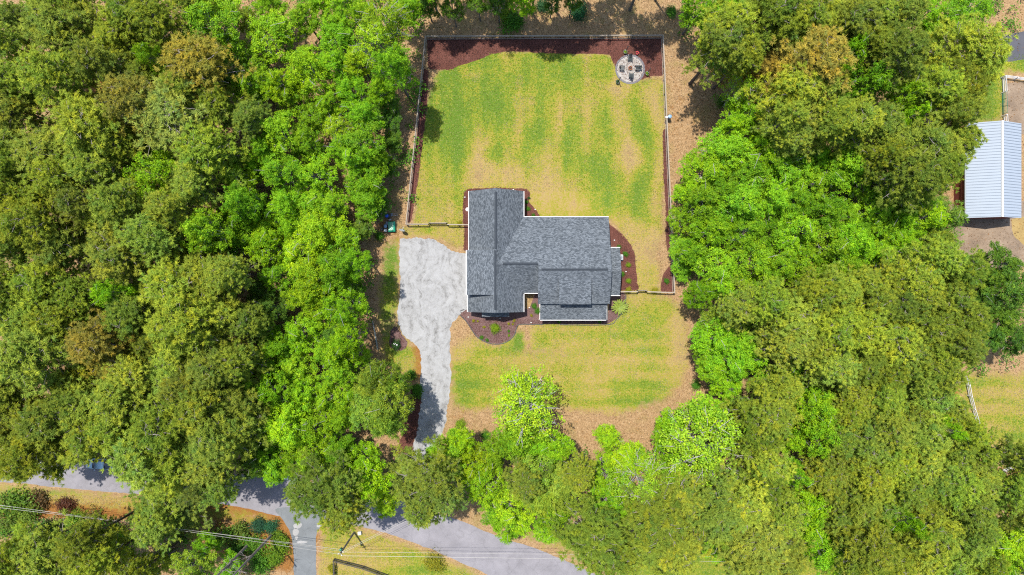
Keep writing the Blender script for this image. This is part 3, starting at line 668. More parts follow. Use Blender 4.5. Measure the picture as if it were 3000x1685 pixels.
# ------------------------------------------------------------------ fire pit patio
PC = W(1846, 203); patio = thing('patio', 'round paved patio with grey rim in the top right of the lawn', 'patio', (PC.x, PC.y, 0))
MB().lathe([(0.01, .03), (2.2, .03), (2.2, 0.0)], 48).build('paving', M['paver'], patio)
for ring, (r0, r1, n) in enumerate(((2.22, 2.5, 44),)):
    m = MB()
    da = 2 * PI / n * 0.46; vs = []
    for z in (0.0, 0.045):
        for r_, a_ in ((r0, -da), (r1, -da), (r1, da), (r0, da)): vs.append((r_ * math.cos(a_), r_ * math.sin(a_), z))
    m.add(vs, [(3, 2, 1, 0), (4, 5, 6, 7), (0, 1, 5, 4), (1, 2, 6, 5), (2, 3, 7, 6), (3, 0, 4, 7)]); bm_ = m.mesh('paver', M['rim_paver'])
    for k in range(n):
        o = link(bpy.data.objects.new('paver', bm_), patio); o.rotation_euler = (0, 0, 2 * PI * k / n + rnd.uniform(-.008, .008)); o.location.z = rnd.uniform(-.006, .006)
p = W(1847, 199, .3)
fp = thing('fire_pit', 'small rusty fire bowl in the middle of the round patio', 'fire pit', (p.x, p.y, .03))
MB().lathe([(.3, 0), (.34, .05), (.34, .3), (.26, .3), (.25, .12)], 20).build('bowl', M['copper'], fp)
MB().lathe([(.25, .14), (.01, .16)], 16).build('ash_bed', M['ash'], fp)
for k in range(3):
    a_ = k * 1.05 + .3; MB().tube([(-.2 * math.cos(a_), -.2 * math.sin(a_), .2), (.2 * math.cos(a_), .2 * math.sin(a_), .26)], .045, 6).build('log', M['pine_bark'], fp)
def make_chair():
    t = thing('adirondack_chair', 'x', 'chair', (0, 0, 0), 0, 'chairs around the fire pit')
    # front of the chair is +Y
    for k in range(5): piece('seat_slat', M['chair'], t, (0, .28 - k * .115, .36 - k * .03), (.52, .1, .025), 0, .25)
    for k in range(5):
        piece('back_slat', M['chair'], t, (-.22 + k * .11, -.40, .64 + .04 * (2 - abs(k - 2))), (.095, .025, .78 + .08 * (2 - abs(k - 2))), 0, .45)
    for s_ in (-1, 1):
        piece('arm', M['chair'], t, (s_ * .34, .02, .56), (.14, .78, .03))
        piece('leg', M['chair'], t, (s_ * .3, .3, .28), (.05, .1, .56)); piece('leg', M['chair'], t, (s_ * .28, -.3, .2), (.05, .1, .42))
        piece('side_rail', M['chair'], t, (s_ * .27, .0, .3), (.03, .8, .1), 0, .2)
    piece('back_rail', M['chair'], t, (0, -.36, .55), (.6, .05, .08)); return t
ch = make_chair()
for i, (px, py, rz, lab) in enumerate([(1846, 172, PI, 'black slatted garden chair on the top side of the patio'), (1823, 200, -PI / 2, 'black slatted garden chair on the left side of the patio'),
                                       (1868, 199, PI / 2, 'black slatted garden chair on the right side of the patio'), (1849, 221, 0.0, 'black slatted garden chair on the bottom side of the patio')]):
    o = ch if i == 0 else copy_tree(ch)
    p = W(px, py, .4); o.location = (p.x, p.y, .035); o.rotation_euler = (0, 0, rz + rnd.uniform(-.12, .12)); o['label'] = lab

# ------------------------------------------------------------------ foliage building blocks
def leaf_mesh(name, cen, nrm, length, width, mat, tuft, tri=False, axis=None):
    """one small bent-free leaf face per centre; 'leaf' stores the leaf's own and its sprig's random value"""
    n = len(cen)
    nrm = nrm / (np.linalg.norm(nrm, axis=1, keepdims=True) + 1e-9)
    if axis is None: axis = rng.normal(size=(n, 3))
    u = np.cross(nrm, axis); u /= (np.linalg.norm(u, axis=1, keepdims=True) + 1e-9); v = np.cross(nrm, u)
    L = length[:, None]; Wd = width[:, None]
    if tri:                                   # needle: base edge to tip along nrm
        P = np.stack([cen - u * Wd / 2, cen + u * Wd / 2, cen + nrm * L], 1); k = 3
    else:
        P = np.stack([cen - u * L / 2, cen + v * Wd / 2 + nrm * L * 0.08, cen + u * L / 2, cen - v * Wd / 2 + nrm * L * 0.08], 1); k = 4
    me = grid_mesh(name, P.reshape(-1, 3), np.arange(n * k).reshape(n, k), mat)
    c = np.ones((n, 4), np.float32); c[:, 0] = rng.random(n); c[:, 1] = np.clip(tuft, 0, 1); c[:, 2] = 0
    ca = me.color_attributes.new('leaf', 'FLOAT_COLOR', 'POINT'); ca.data.foreach_set('color', np.repeat(c, k, 0).ravel())
    return me

def sphere_dirs(n, zmin):
    z = rng.uniform(zmin, 1, n); a = rng.uniform(0, 2 * PI, n); r = np.sqrt(1 - z * z)
    return np.stack([r * np.cos(a), r * np.sin(a), z], 1)

def clump_leaves(clumps, per_m2=24, leaves=11, tuft_r=0.3, lmin=.2, lmax=.36, zmin=-.35):
    C, Nn, T = [], [], []
    for (c, r) in clumps:
        nt = max(4, int(per_m2 * r * r)); d = sphere_dirs(nt, zmin)
        rr = r * rng.uniform(.55, 1.2, nt)[:, None]
        tc = np.array(c) + d * rr * np.array([1, 1, .8]); tv = np.clip(rng.normal(.5, .27, nt) + rng.normal(0, .08), 0, 1)
        off = rng.normal(size=(nt, leaves, 3)) * tuft_r * np.array([1, 1, .6])
        C.append((tc[:, None] + off).reshape(-1, 3))
        nn = d[:, None] * .45 + np.array([-.05, .08, .8]) + rng.normal(size=(nt, leaves, 3)) * .38
        Nn.append(nn.reshape(-1, 3)); T.append(np.repeat(tv, leaves))
    C = np.concatenate(C); Nn = np.concatenate(Nn); T = np.concatenate(T)
    L = rng.uniform(lmin, lmax, len(C)); return C, Nn, L, L * rng.uniform(.5, .75, len(C)), T

def limb(m, a, b, r0, r1, sag=.15, n=5):
    a, b = Vector(a), Vector(b); pts = []
    for i in range(5):
        t = i / 4; p = a.lerp(b, t); p.z += sag * (b - a).length * math.sin(PI * t) * .5
        p += Vector((rnd.uniform(-1, 1), rnd.uniform(-1, 1), rnd.uniform(-.5, .5))) * .05 * (b - a).length * (0 < i < 4); pts.append(p)
    m.tube(pts, [r0 + (r1 - r0) * i / 4 for i in range(5)], n, False); return pts

def broad_variant(seed, sparse=False):
    """hardwood of radius 4.5 m, height 15 m: trunk, limbs, crown"""
    global rng, rnd
    rng = np.random.default_rng(seed); rnd = random.Random(seed)
    tr, lm, clumps = MB(), MB(), []
    top = Vector((rnd.uniform(-.3, .3), rnd.uniform(-.3, .3), 11.5))
    tr.tube([(0, 0, -.1), (0, 0, .5), (.05, .03, 4), tuple(top * .65), tuple(top)], [.34, .27, .23, .18, .08], 8, False)
    nl = 9 if not sparse else 11; ph = rnd.uniform(0, 6.28); lob = [rnd.uniform(.72, 1.12) for _ in range(nl)]
    for k in range(nl):
        a = ph + 2 * PI * k / nl + rnd.uniform(-.25, .25); R = 3.7 * lob[k]
        zb = rnd.uniform(4.5, 7.5); ze = rnd.uniform(7.6, 11.2)
        e = Vector((R * math.cos(a), R * math.sin(a), ze)); pts = limb(lm, (0, 0, zb), e, .12, .035)
        clumps.append((tuple(e), rnd.uniform(.7, 1.15)))
        for q in range(6):
            b = pts[rnd.choice((2, 3))]; a2 = a + rnd.uniform(-.75, .75); r2 = R * rnd.uniform(.4, 1.12)
            e2 = Vector((r2 * math.cos(a2), r2 * math.sin(a2), ze + rnd.uniform(-1.2, 3.0) * (1.15 - r2 / 5)))
            limb(lm, b, e2, .06, .02); clumps.append((tuple(e2), rnd.uniform(.5, 1.0)))
    for k in range(11):
        a = rnd.uniform(0, 6.28); r = rnd.uniform(.2, 2.3); e = Vector((r * math.cos(a), r * math.sin(a), rnd.uniform(12.2, 14.2) - r * .45))
        limb(lm, top * .8, e, .07, .02); clumps.append((tuple(e), rnd.uniform(.6, 1.05)))
    # bare grey twig sprays breaking through the leaves
    for k in range(34 if sparse else 4):
        c, r = clumps[rnd.randrange(len(clumps))]; c = Vector(c); o = c.copy(); o.z = 0
        out = (o.normalized() if o.length > .1 else Vector((1, 0, 0)))
        e = c + out * rnd.uniform(.3, 1.3) + Vector((rnd.uniform(-.7, .7), rnd.uniform(-.7, .7), r * rnd.uniform(.75, 1.15)))
        st = c - out * rnd.uniform(.2, 1.2) + Vector((0, 0, r * .55)); limb(lm, st, e, .04, .014, .05, 4)
        limb(lm, st.lerp(e, .5), e + Vector((rnd.uniform(-.8, .8), rnd.uniform(-.8, .8), -.1)), .03, .015, .05, 4)
    if sparse: C, Nn, L, Wd, T = clump_leaves(clumps, 10, 13, .22, .16, .3)
    else: C, Nn, L, Wd, T = clump_leaves(clumps, 17, 18, .19, .17, .3)
    return (tr.mesh('trunk', M['pale_bark' if sparse else 'oak_bark'], True), lm.mesh('limbs', M['pale_bark'], True), leaf_mesh('crown', C, Nn, L, Wd, M['leaf'], T))

def pine_variant(seed, thin=False):
    """loblolly pine of radius 3.8 m, height 21 m"""
    global rng, rnd
    rng = np.random.default_rng(seed); rnd = random.Random(seed)
    tr, lm = MB(), MB(); lean = Vector((rnd.uniform(-.5, .5), rnd.uniform(-.5, .5), 0))
    tp = lambda z: Vector((lean.x * (z / 21) ** 2, lean.y * (z / 21) ** 2, z))
    tr.tube([tp(-.1), tp(.5), tp(6), tp(12), tp(17), tp(20.3)], [.3, .25, .22, .18, .11, .04], 8, False)
    tufts, outs, tv = [], [], []
    nl = 34 if thin else 52
    for k in range(nl):
        z0 = 11.5 + 9 * (k / nl) ** .85; f = (z0 - 11.5) / 9
        a = k * 2.4 + rnd.uniform(-.5, .5); R = 3.8 * (1 - .68 * f ** 1.6) * rnd.uniform(.55, 1.12)
        e = tp(z0) + Vector((R * math.cos(a), R * math.sin(a), .35 + .3 * R * rnd.uniform(.1, .7)))
        pts = limb(lm, tp(z0), e, .07, .025, -.1)
        for q in range(rnd.randint(3, 5)):
            b = pts[rnd.choice((2, 3, 3, 4, 4))]; c = b + Vector((rnd.uniform(-.9, .9), rnd.uniform(-.9, .9), rnd.uniform(0, .55)))
            if q: limb(lm, b, c, .03, .012, 0, 3)
            val = min(1, max(0, rnd.gauss(.5, .2)))
            for w in range(rnd.randint(6, 9)):
                tufts.append(c + Vector((rnd.gauss(0, .36), rnd.gauss(0, .36), rnd.gauss(0, .2)))); d = tufts[-1] - b; d.z += .5; outs.append(d.normalized()); tv.append(val + rnd.uniform(-.2, .2))
    tf = np.array([tuple(t) for t in tufts]); ou = np.array([tuple(t) for t in outs]); tv = np.array(tv)
    nd = 17; n = len(tf)
    d = (rng.normal(size=(n, nd, 3)) * .62 + ou[:, None] * .7 + np.array([0, 0, .1])) * np.array([1, 1, .62])
    cen = np.repeat(tf, nd, 0) + rng.normal(size=(n * nd, 3)) * .05
    me = leaf_mesh('crown', cen, d.reshape(-1, 3), rng.uniform(.28, .46, n * nd), rng.uniform(.06, .1, n * nd), M['needle'], np.repeat(tv, nd), True, np.array([0, 0, 1.0]) + rng.normal(size=(n * nd, 3)) * .35)
    return (tr.mesh('trunk', M['pine_bark'], True), lm.mesh('limbs', M['grey_wood'], True), me)

BROAD = [broad_variant(100 + i) for i in range(7)]
SPARSE = [broad_variant(200 + i, True) for i in range(3)]
PINE = [pine_variant(300 + i) for i in range(6)]
PTHIN = [pine_variant(400 + i, True) for i in range(3)]
rng = np.random.default_rng(5); rnd = random.Random(5)

# ------------------------------------------------------------------ trees: photo pixel of the crown, its radius, kind
# p olive pine, q rusty pine, g thin grey-green pine, b bright hardwood, y yellow-green hardwood, d deep green hardwood, w pale-limbed hardwood, o dull olive hardwood
TREES = """
0 440 60 p|5 560 56 p|8 120 56 p|-10 300 62 p|2 700 62 p|-5 880 62 p|0 1090 56 p|5 1270 50 p|
39 50 52 p|163 93 85 p|255 66 65 g|372 35 62 p|348 116 60 p|472 66 66 p|290 186 58 p|43 240 58 p|155 232 78 p|43 333 66 p|128 445 85 p|271 368 90 p|387 294 70 q|573 190 92 q|503 348 98 g|604 445 78 p|290 484 66 p|174 522 62 p|35 484 56 p|360 425 60 p|638 310 58 p
619 66 90 b|716 262 55 b|445 170 52 b 22|445 122 40 d|457 503 84 b 22|697 522 60 b|215 10 50 p|120 5 45 p|560 5 50 p|430 215 45 p|220 300 40 p|540 270 55 p|560 530 60 p|400 560 50 p|100 590 55 p|230 590 55 p|20 590 50 p
95 650 78 p|180 715 82 p|348 606 70 p|491 615 62 p|340 745 76 p|440 700 76 p|515 740 55 p|503 845 86 p|604 815 84 p|670 800 52 p|124 830 68 p|90 920 80 p|170 950 72 p|23 812 45 p|387 928 74 p|542 960 92 p|658 925 56 p|728 947 48 p|285 1000 72 q|350 1050 70 q|97 1055 90 p|495 1075 76 p|619 1075 76 p|690 1060 56 p|406 1094 62 p|240 870 60 p|300 640 45 p|260 690 50 d|40 700 45 p|25 960 45 d|450 1000 50 p|220 1120 62 p|20 1130 55 p
329 858 56 b 23|604 680 72 b 22|704 595 58 b 20|716 695 60 b|650 740 45 d|40 1020 35 d
51 1190 66 p|137 1237 75 p|265 1222 82 p|363 1179 70 p|469 1257 92 p|578 1190 76 p|644 1284 80 p|410 1339 86 p|508 1370 80 p|273 1300 68 p|98 1330 72 p|40 1355 56 p|586 1288 70 p|180 1330 55 d|330 1270 60 p|690 1180 60 p|700 1250 56 p|600 1380 56 p|215 1180 50 p|540 1140 55 p|640 1150 50 p
470 1475 72 g|540 1500 60 g|449 1545 60 p|640 1432 48 g|590 1440 45 g
23 1647 60 p|117 1630 78 p|242 1588 62 p|293 1650 58 p|351 1610 48 b|600 1600 40 b|554 1660 56 o|180 1690 60 p|60 1580 45 o|450 1660 50 o|390 1690 45 p|660 1670 45 b
788 1340 70 b|835 1257 78 b|908 1334 70 y|985 1311 62 b|922 1255 66 b|1002 1345 56 b|1079 1420 68 y|1126 1478 50 y|1070 1360 58 b|741 1354 48 d|801 1385 45 b|1020 1395 50 b|860 1360 48 b
1080 1140 64 o|1140 1180 70 o 22|1130 1240 64 o 21|1070 1205 62 o|1105 1105 56 o 20|1150 1130 50 o 18
930 1440 74 g|1002 1500 62 p|985 1430 56 p|880 1450 45 g|1254 1425 80 g|1200 1390 52 g|1237 1490 56 g|1300 1450 50 g
1320 1335 72 b|1290 1355 52 y|1350 1290 42 y|1412 1415 66 b|1385 1370 58 y|1497 1500 74 y|1488 1555 50 b|1625 1511 62 b|1606 1560 46 b|1450 1500 48 b
1542 1195 104 w 18|1520 1293 76 b|1630 1312 55 b|1454 1322 52 b|1575 1320 56 b|1540 1114 30 w
1570 1400 72 o|1640 1430 74 o|1590 1460 66 o|1690 1390 46 p|1540 1410 50 p
1781 1284 40 y|1776 1395 62 b|1878 1415 100 w 18|1776 1483 62 b|1835 1500 50 b|1845 1345 50 y
2066 1308 132 w 20|1960 1300 60 b|1975 1240 52 b|2075 1220 58 b|1985 1390 56 b
1740 1570 80 p|1790 1620 70 p|1942 1540 88 p|1985 1600 76 p|1900 1590 66 p|2103 1608 42 b|2112 1500 78 p|1842 1625 48 p|2020 1480 66 p|1960 1660 50 p
643 10 60 b|716 50 42 o|793 97 72 b|886 50 58 b|979 58 46 b|786 15 52 b|1122 58 86 w 20|1100 120 72 w 20|987 112 62 b|658 130 56 b|894 193 74 y|971 186 56 b|735 248 66 b|817 240 56 y|851 279 60 y|1030 263 54 b|1149 195 66 b 22|1115 262 46 b|1140 302 40 d 7|817 383 66 b|917 340 55 b|987 372 46 w|1064 335 56 b|1058 420 70 b|1030 460 58 b|921 515 72 b|824 503 60 b|743 484 52 b|1068 534 62 b 12|693 470 46 o|728 348 50 p|1142 352 38 d 6|1148 415 38 d 6|1134 490 36 d 6|1100 470 46 b 10|1000 440 48 b|890 420 56 b|770 430 50 b|960 290 50 b|1050 180 50 y|740 170 55 b|1010 10 50 b|930 0 45 b|1190 20 55 b|1060 40 50 b|660 200 50 d
708 606 62 b|627 655 56 b|774 723 60 b|782 655 56 b|840 595 60 b|902 610 60 b|972 605 52 b|1070 583 62 b 11|1105 605 40 d 6|1053 668 44 o 7|933 680 76 y|871 746 66 y|987 785 72 b 20|1037 770 52 b 20|917 808 70 y|894 870 68 y|817 805 55 b|1006 905 60 b 20|941 920 60 b|879 978 62 b|817 1017 64 b|972 1036 62 b|1018 986 52 b 19|871 1075 60 b|782 1063 52 b|987 1094 56 b|1010 700 46 b|1025 840 42 d|850 660 45 b|960 860 50 b|800 900 50 d|760 850 40 d|1045 1040 38 b|800 1140 62 b|890 1150 62 b|960 1170 56 b|770 1220 56 b|870 1215 56 b|1000 1230 50 b|1030 1160 40 b|740 1130 50 b|730 1290 50 b|770 960 45 b|980 980 45 d
2055 19 60 b|2151 23 66 b|2140 77 72 p|2117 135 66 p|2268 50 78 p|2364 50 70 p|2461 70 68 p|2306 97 60 p|2384 182 86 q|2279 205 66 q|2326 263 78 p|2399 248 60 p|2364 360 72 p|2423 341 62 p|2310 350 52 p|2318 406 46 p|2200 120 56 p|2180 170 50 p|2220 15 50 p|2350 130 50 p
2183 255 58 w|2190 335 60 b|2132 437 78 b|2229 422 58 b|2074 503 78 b|2306 495 78 b|2190 515 72 b|2461 240 56 b|2461 160 46 b|2461 484 60 b|2250 470 50 b|2150 370 46 b|2385 450 50 b|2380 540 60 b|2020 560 48 b|2110 560 60 b
2497 58 66 p|2563 50 60 p|2632 31 64 p|2644 155 74 p|2845 147 84 p|2741 263 62 p|2826 252 68 p|2810 325 58 p|2423 232 50 p|2574 368 64 p|2508 356 60 p|2431 348 52 p|2710 445 82 p|2790 430 60 p|2671 515 72 p|2740 515 60 p|2560 130 52 p|2530 20 50 p|2780 200 50 p|2670 360 50 d|2640 420 50 p|2600 460 46 p
2845 31 86 b|2729 31 52 b|2733 101 52 b|2485 155 58 b 21|2729 190 42 b|2555 240 70 b 21|2489 271 58 b|2648 283 54 b 20|2671 341 52 b 20|2501 484 74 b|2423 503 58 b|2539 534 52 b|2780 60 45 b|2600 230 40 b|2610 560 50 b
2063 590 64 b|2171 590 72 b|2268 583 62 b|2090 680 74 b|2180 680 74 b|2110 780 70 b|2200 770 74 b|2010 640 50 b|2000 720 46 b|2035 740 50 b|2345 676 68 b|2353 777 66 b|2442 723 72 b|2450 792 54 b|2423 618 60 b|2050 860 50 b|2270 690 56 b|2280 780 56 b|2000 790 38 b|2120 840 50 b|2330 590 56 b
2171 901 56 p|2237 881 60 p|2345 935 86 p|2461 862 62 p|2440 960 70 p|2303 1005 60 p|2434 1065 66 p|2400 870 60 p|2520 830 50 p|2270 940 50 p|2380 1010 55 p
2100 1000 66 b|2170 1000 68 b|2140 1065 66 b|2205 1050 60 b|2094 940 46 o|2318 1063 56 b|2090 1080 50 b|2060 1030 38 b|2270 1120 50 b
2450 640 66 b|2560 620 62 b|2590 700 66 b|2500 720 66 b|2721 637 68 b|2477 777 66 b|2586 740 56 b|2650 640 58 b|2650 720 52 b|2520 670 50 b|2700 580 50 b|2780 630 58 o|2755 700 46 o|2690 580 40 b
2748 765 62 p|2671 823 68 p|2818 795 58 p|2555 897 70 p|2690 870 56 p|2768 869 64 p|2497 966 76 p|2613 978 76 p|2710 958 70 p|2826 937 66 p|2535 1063 74 p|2652 1044 68 p|2748 1034 68 p|2810 1010 58 p|2748 1100 58 p|2615 830 54 p|2620 900 54 p|2590 1110 56 p|2690 1110 56 p|2470 1110 56 p
2938 775 66 d|2903 812 54 d|2955 860 72 d|2942 940 62 d|2973 1000 56 d|2890 890 50 d|2900 985 48 d
2259 1210 84 p|2215 1270 66 p|2251 1370 68 p|2134 1140 52 b|2388 1198 64 b 20|2400 1276 70 b 20|2361 1143 50 b|2320 1290 50 b|2300 1140 50 p|2340 1220 50 b|2170 1200 45 d
2173 1481 80 p|2232 1432 60 p|2193 1571 84 p|2290 1640 72 p|2220 1650 66 p|2368 1452 60 b|2357 1530 78 b 21|2408 1608 70 b|2447 1645 56 b|2329 1393 50 b 22|2408 1401 54 p|2454 1354 60 p|2458 1452 54 p|2466 1510 58 p|2478 1218 55 p|2290 1500 60 p|2270 1570 56 p|2330 1600 46 b|2130 1560 50 p|2440 1280 46 p
2498 1157 60 p|2595 1167 66 p|2712 1172 70 p|2771 1195 56 p|2530 1296 66 p|2595 1266 66 p|2693 1276 68 p|2825 1262 50 p|2860 1320 44 p|2790 1323 66 p|2595 1354 70 p|2530 1393 60 p|2693 1362 66 p|2850 1400 60 p|2790 1422 68 p|2517 1471 70 p|2595 1481 66 p|2705 1461 66 p|2840 1480 60 p|2537 1580 72 p|2595 1647 66 p|2732 1560 70 p|2800 1545 58 p|2840 1600 60 p|2693 1628 60 p|2771 1640 66 p|2660 1220 52 p|2740 1250 52 p|2650 1420 54 p|2740 1400 52 p|2860 1540 50 p|2650 1590 48 p|2500 1650 52 p|2880 1650 45 p
2985 1339 48 p|2960 1440 50 p|2994 1425 46 p|2990 1510 46 p|2771 1257 38 b 23|2650 1530 50 b 24|2940 1590 70 y|2986 1640 60 y|2440 1540 46 b|2930 1655 56 b|2990 1560 50 b|3000 1690 50 b
1250 12 42 d|1322 8 40 d|1400 0 38 d|1460 2 40 d|1530 -2 50 b|1620 -4 34 d|1680 -6 30 d
1245 -95 70 b 21|1290 -150 70 b 22|1395 -165 66 b 21|1440 -120 66 b 22|1500 -112 72 b 23|1570 -100 76 b 23|1650 -108 76 b 23|1735 -150 70 b 22|1815 -165 66 b 21|1905 -112 80 b 23|1985 -130 66 b 21
"""
TINT = {'p': (0.222, 0.286, 0.03), 'q': (0.265, 0.225, 0.032), 'g': (0.2, 0.262, 0.036), 'b': (0.185, 0.35, 0.01), 'y': (0.24, 0.385, 0.009),
        'd': (0.095, 0.19, 0.016), 'w': (0.225, 0.37, 0.015), 'o': (0.185, 0.275, 0.024)}
DESC = {'p': ('olive green pine', 'pine tree'), 'q': ('rusty brown pine', 'pine tree'), 'g': ('thin grey green pine', 'pine tree'), 'b': ('bright green leafy tree', 'tree'),
        'y': ('yellow green leafy tree', 'tree'), 'd': ('deep green leafy tree', 'tree'), 'w': ('pale limbed leafy tree', 'tree'), 'o': ('dull olive leafy tree', 'tree')}
NAMEOF = {'p': 'pine_tree', 'q': 'pine_tree', 'g': 'pine_tree', 'b': 'broadleaf_tree', 'y': 'broadleaf_tree', 'd': 'broadleaf_tree', 'w': 'broadleaf_tree', 'o': 'broadleaf_tree'}
LMARK = {'the house': (1580, 740), 'the round patio': (1846, 203), 'the gravel pad': (1265, 830), 'the metal barn roof': (2915, 500), 'the side lane mouth': (890, 1560), 'the satellite dish': (1180, 677),
         'the yard\'s top left corner': (1246, 106), 'the yard\'s top right corner': (1943, 103), 'the utility pole': (1015, 1590), 'the rusty pines at left': (315, 1025), 'the orange clearing upper left': (300, 255),
         'the pale blue car': (268, 1352), 'the curving white fence': (2865, 1230), 'the pale limbed lawn tree': (1540, 1200), 'the pale limbed group lower right': (2070, 1320), 'the rusty pines upper right': (2335, 195),
         'the fallen log': (1100, 985), 'the blue topped drum': (1963, 343), 'the yard\'s bottom right corner': (1977, 858), 'the round hardwood among left pines': (329, 858), 'the grey lane upper right': (2960, 135),
         'the drive mouth': (1220, 1440), 'the leaning bare trunks': (740, 1620), 'the road bend': (1550, 1620), 'the hardwood patch upper left': (457, 503), 'the photo\'s top left corner': (0, 0), 'the photo\'s bottom right corner': (3000, 1685),
         'the photo\'s bottom left corner': (0, 1685), 'the small hardwood in right pines': (2650, 1530), 'the bare twigged tree': (2183, 255),
         'the grass gap between pines at bottom': (1960, 1660), 'the white fence stub': (2950, 1383), 'the big round hardwood right': (2152, 1030), 'the orange gap in right pines': (2500, 905), 'the brown gap in left pines': (425, 1000), 'the dark wood fence': (1040, 1665), 'the green gate': (2935, 303), 'the green bin': (1147, 664), 'the pine over the road': (480, 1480)}
DIRS = ['right of', 'above right of', 'above', 'above left of', 'left of', 'below left of', 'below', 'below right of']
ORD = ['', 'second ', 'third ', 'fourth ', 'fifth ', 'sixth ', 'seventh ', 'eighth ', 'ninth ', 'tenth ', 'eleventh ', 'twelfth ', 'thirteenth ', 'fourteenth ', 'fifteenth ']
rows, tall = [], {}
for part in TREES.replace('\n', '|').split('|'):
    if part.strip():
        a = part.split(); rows.append((float(a[0]), float(a[1]), float(a[2]), a[3])); tall[len(rows) - 1] = float(a[4]) if len(a) > 4 else 0
lab = {}
for i, (x, y, r, k) in enumerate(rows):
    nm, (lx, ly) = min(LMARK.items(), key=lambda q: math.hypot(q[1][0] - x, q[1][1] - y))
    d = DIRS[int(round(math.atan2(ly - y, x - lx) / (PI / 4))) % 8]; s_ = 'broad ' if r > 76 else ('small ' if r < 52 else '')
    lab.setdefault((s_ + DESC[k][0], d, nm), []).append((math.hypot(lx - x, ly - y), i))
labels = {}
for (ds, d, nm), L_ in lab.items():
    L_.sort()
    for q, (_, i) in enumerate(L_):
        labels[i] = f"{ds} {d} {nm}" if len(L_) == 1 else f"{ds} {d} {nm}, {ORD[q]}nearest"
def pt_in(x, y, poly):
    c = False
    for i in range(len(poly)):
        (x1, y1), (x2, y2) = poly[i - 1], poly[i]
        if (y1 > y) != (y2 > y) and x < (x2 - x1) * (y - y1) / (y2 - y1) + x1: c = not c
    return c
KEEP_OFF = [[(1240, 98), (1956, 98), (1990, 866), (1180, 665)], DRIVE, ROAD, LANE]
for i, (x, y, r, k) in enumerate(rows):
    pine = k in 'pqg'
    rt = r * S * .86
    if pine:
        h = min(25, 15.5 + rt * 1.35) + rnd.uniform(-3.0, 2.6); hc = h * .82; V = PTHIN if k == 'g' else PINE; R0, H0 = 3.55, 21.0
    else:
        h = min(20, 6.5 + rt * 2.2) + rnd.uniform(-2.2, 2.6); hc = h * .74; V = SPARSE if k == 'w' else BROAD; R0, H0 = 4.5, 15.0
    if tall[i]: h = tall[i]; hc = h * (.82 if pine else .74)
    for _ in range(0 if tall[i] else 7):
        k_ = (HC - hc) / HC; bx, by = 1500 + (x - 1500) * k_, 842.5 + (y - 842.5) * k_
        if not any(pt_in(bx, by, Q) for Q in KEEP_OFF): break
        h *= .86; hc *= .86
    P = W(x, y, hc); tm, lmm, cm = V[rnd.randrange(len(V))]
    t = thing(NAMEOF[k], labels[i], DESC[k][1], (P.x, P.y, 0), rnd.uniform(0, 6.28), 'pines in the woods' if pine else 'leafy trees round the yard')
    sc = r * S * (HC - hc) / HC / R0 * (1.12 if pine else .97)
    t.scale = (sc * rnd.uniform(.92, 1.08), sc * rnd.uniform(.92, 1.08), h / H0)
    link(bpy.data.objects.new('trunk', tm), t); link(bpy.data.objects.new('limbs', lmm), t)
    c = link(bpy.data.objects.new('crown', cm), t)
    T = TINT[k]; v = rnd.uniform(.74, 1.24); w = rnd.uniform(-.16, .16)
    c.color = (T[0] * v * (1 + w), T[1] * v * (1 + w * .3), T[2] * v * (1 + rnd.uniform(-.2, .3)), 1)

# ------------------------------------------------------------------ undergrowth on the forest floor (stuff)
FOREST = (lawn < .3) & (~blur(inside(DRIVE) | inside(ROAD) | inside(LANE), 1).astype(bool)) & (np.abs(GX) < 96) & (np.abs(GY) < 58)
OPEN = [(1245, -50, 1970, 120), (1235, 100, 1980, 870), (1100, 600, 1400, 1110), (1130, 1000, 1330, 1340), (1960, 100, 2085, 560), (1320, 850, 2060, 1260), (1300, 1150, 2000, 1310), (2780, 340, 3080, 760), (2930, 200, 3080, 420), (0, 1440, 900, 1530), (790, 1500, 960, 1700), (2790, 1090, 3080, 1380), (2900, 80, 3080, 220)]
for x0, y0, x1, y1 in OPEN: FOREST &= ~((PX > x0) & (PX < x1) & (PY > y0) & (PY < y1))
fy, fx = np.nonzero(FOREST); pick = rng.choice(len(fy), 2600, replace=False); cl = []
for q in pick:
    x, y = GX[fy[q], fx[q]] + rnd.uniform(-.3, .3), GY[fy[q], fx[q]] + rnd.uniform(-.3, .3); r = rnd.uniform(.4, 1.3); cl.append(((x, y, r * .5 + rnd.uniform(0, 1.2)), r))
C, Nn, L, Wd, T = clump_leaves(cl, 8, 8, .35, .22, .42)
C[:, 2] = np.maximum(C[:, 2], .05)
ug = link(bpy.data.objects.new('undergrowth', leaf_mesh('undergrowth', C, Nn, L, Wd, M['leaf'], T))); ug.color = (0.075, 0.19, 0.014, 1); kind(ug, 'stuff')

def loose(name, mask, n, size, color, tilt, mat):
    yy, xx = np.nonzero(mask); q = rng.integers(0, len(yy), n)
    c = np.stack([GX[yy[q], xx[q]] + rng.uniform(-.25, .25, n), GY[yy[q], xx[q]] + rng.uniform(-.25, .25, n), rng.uniform(.025, .06, n)], 1)
    nn = np.array([0, 0, 1.0]) + rng.normal(size=(n, 3)) * tilt; L = rng.uniform(size[0], size[1], n)
    o = link(bpy.data.objects.new(name, leaf_mesh(name, c, nn, L, L * rng.uniform(.35, .7, n), mat, np.clip(rng.normal(.5, .3, n), 0, 1)))); o.color = (*color, 1); kind(o, 'stuff')
HARD = blur(inside(DRIVE) | inside(ROAD) | inside(LANE), 1) > .02
HX = (GX > -7.6) & (GX < 18) & (GY > -5.5) & (GY < 16.2)
PAT = (GX - PC.x) ** 2 + (GY - PC.y) ** 2 < 7.2
BEDZ = np.zeros(GX.shape, bool)
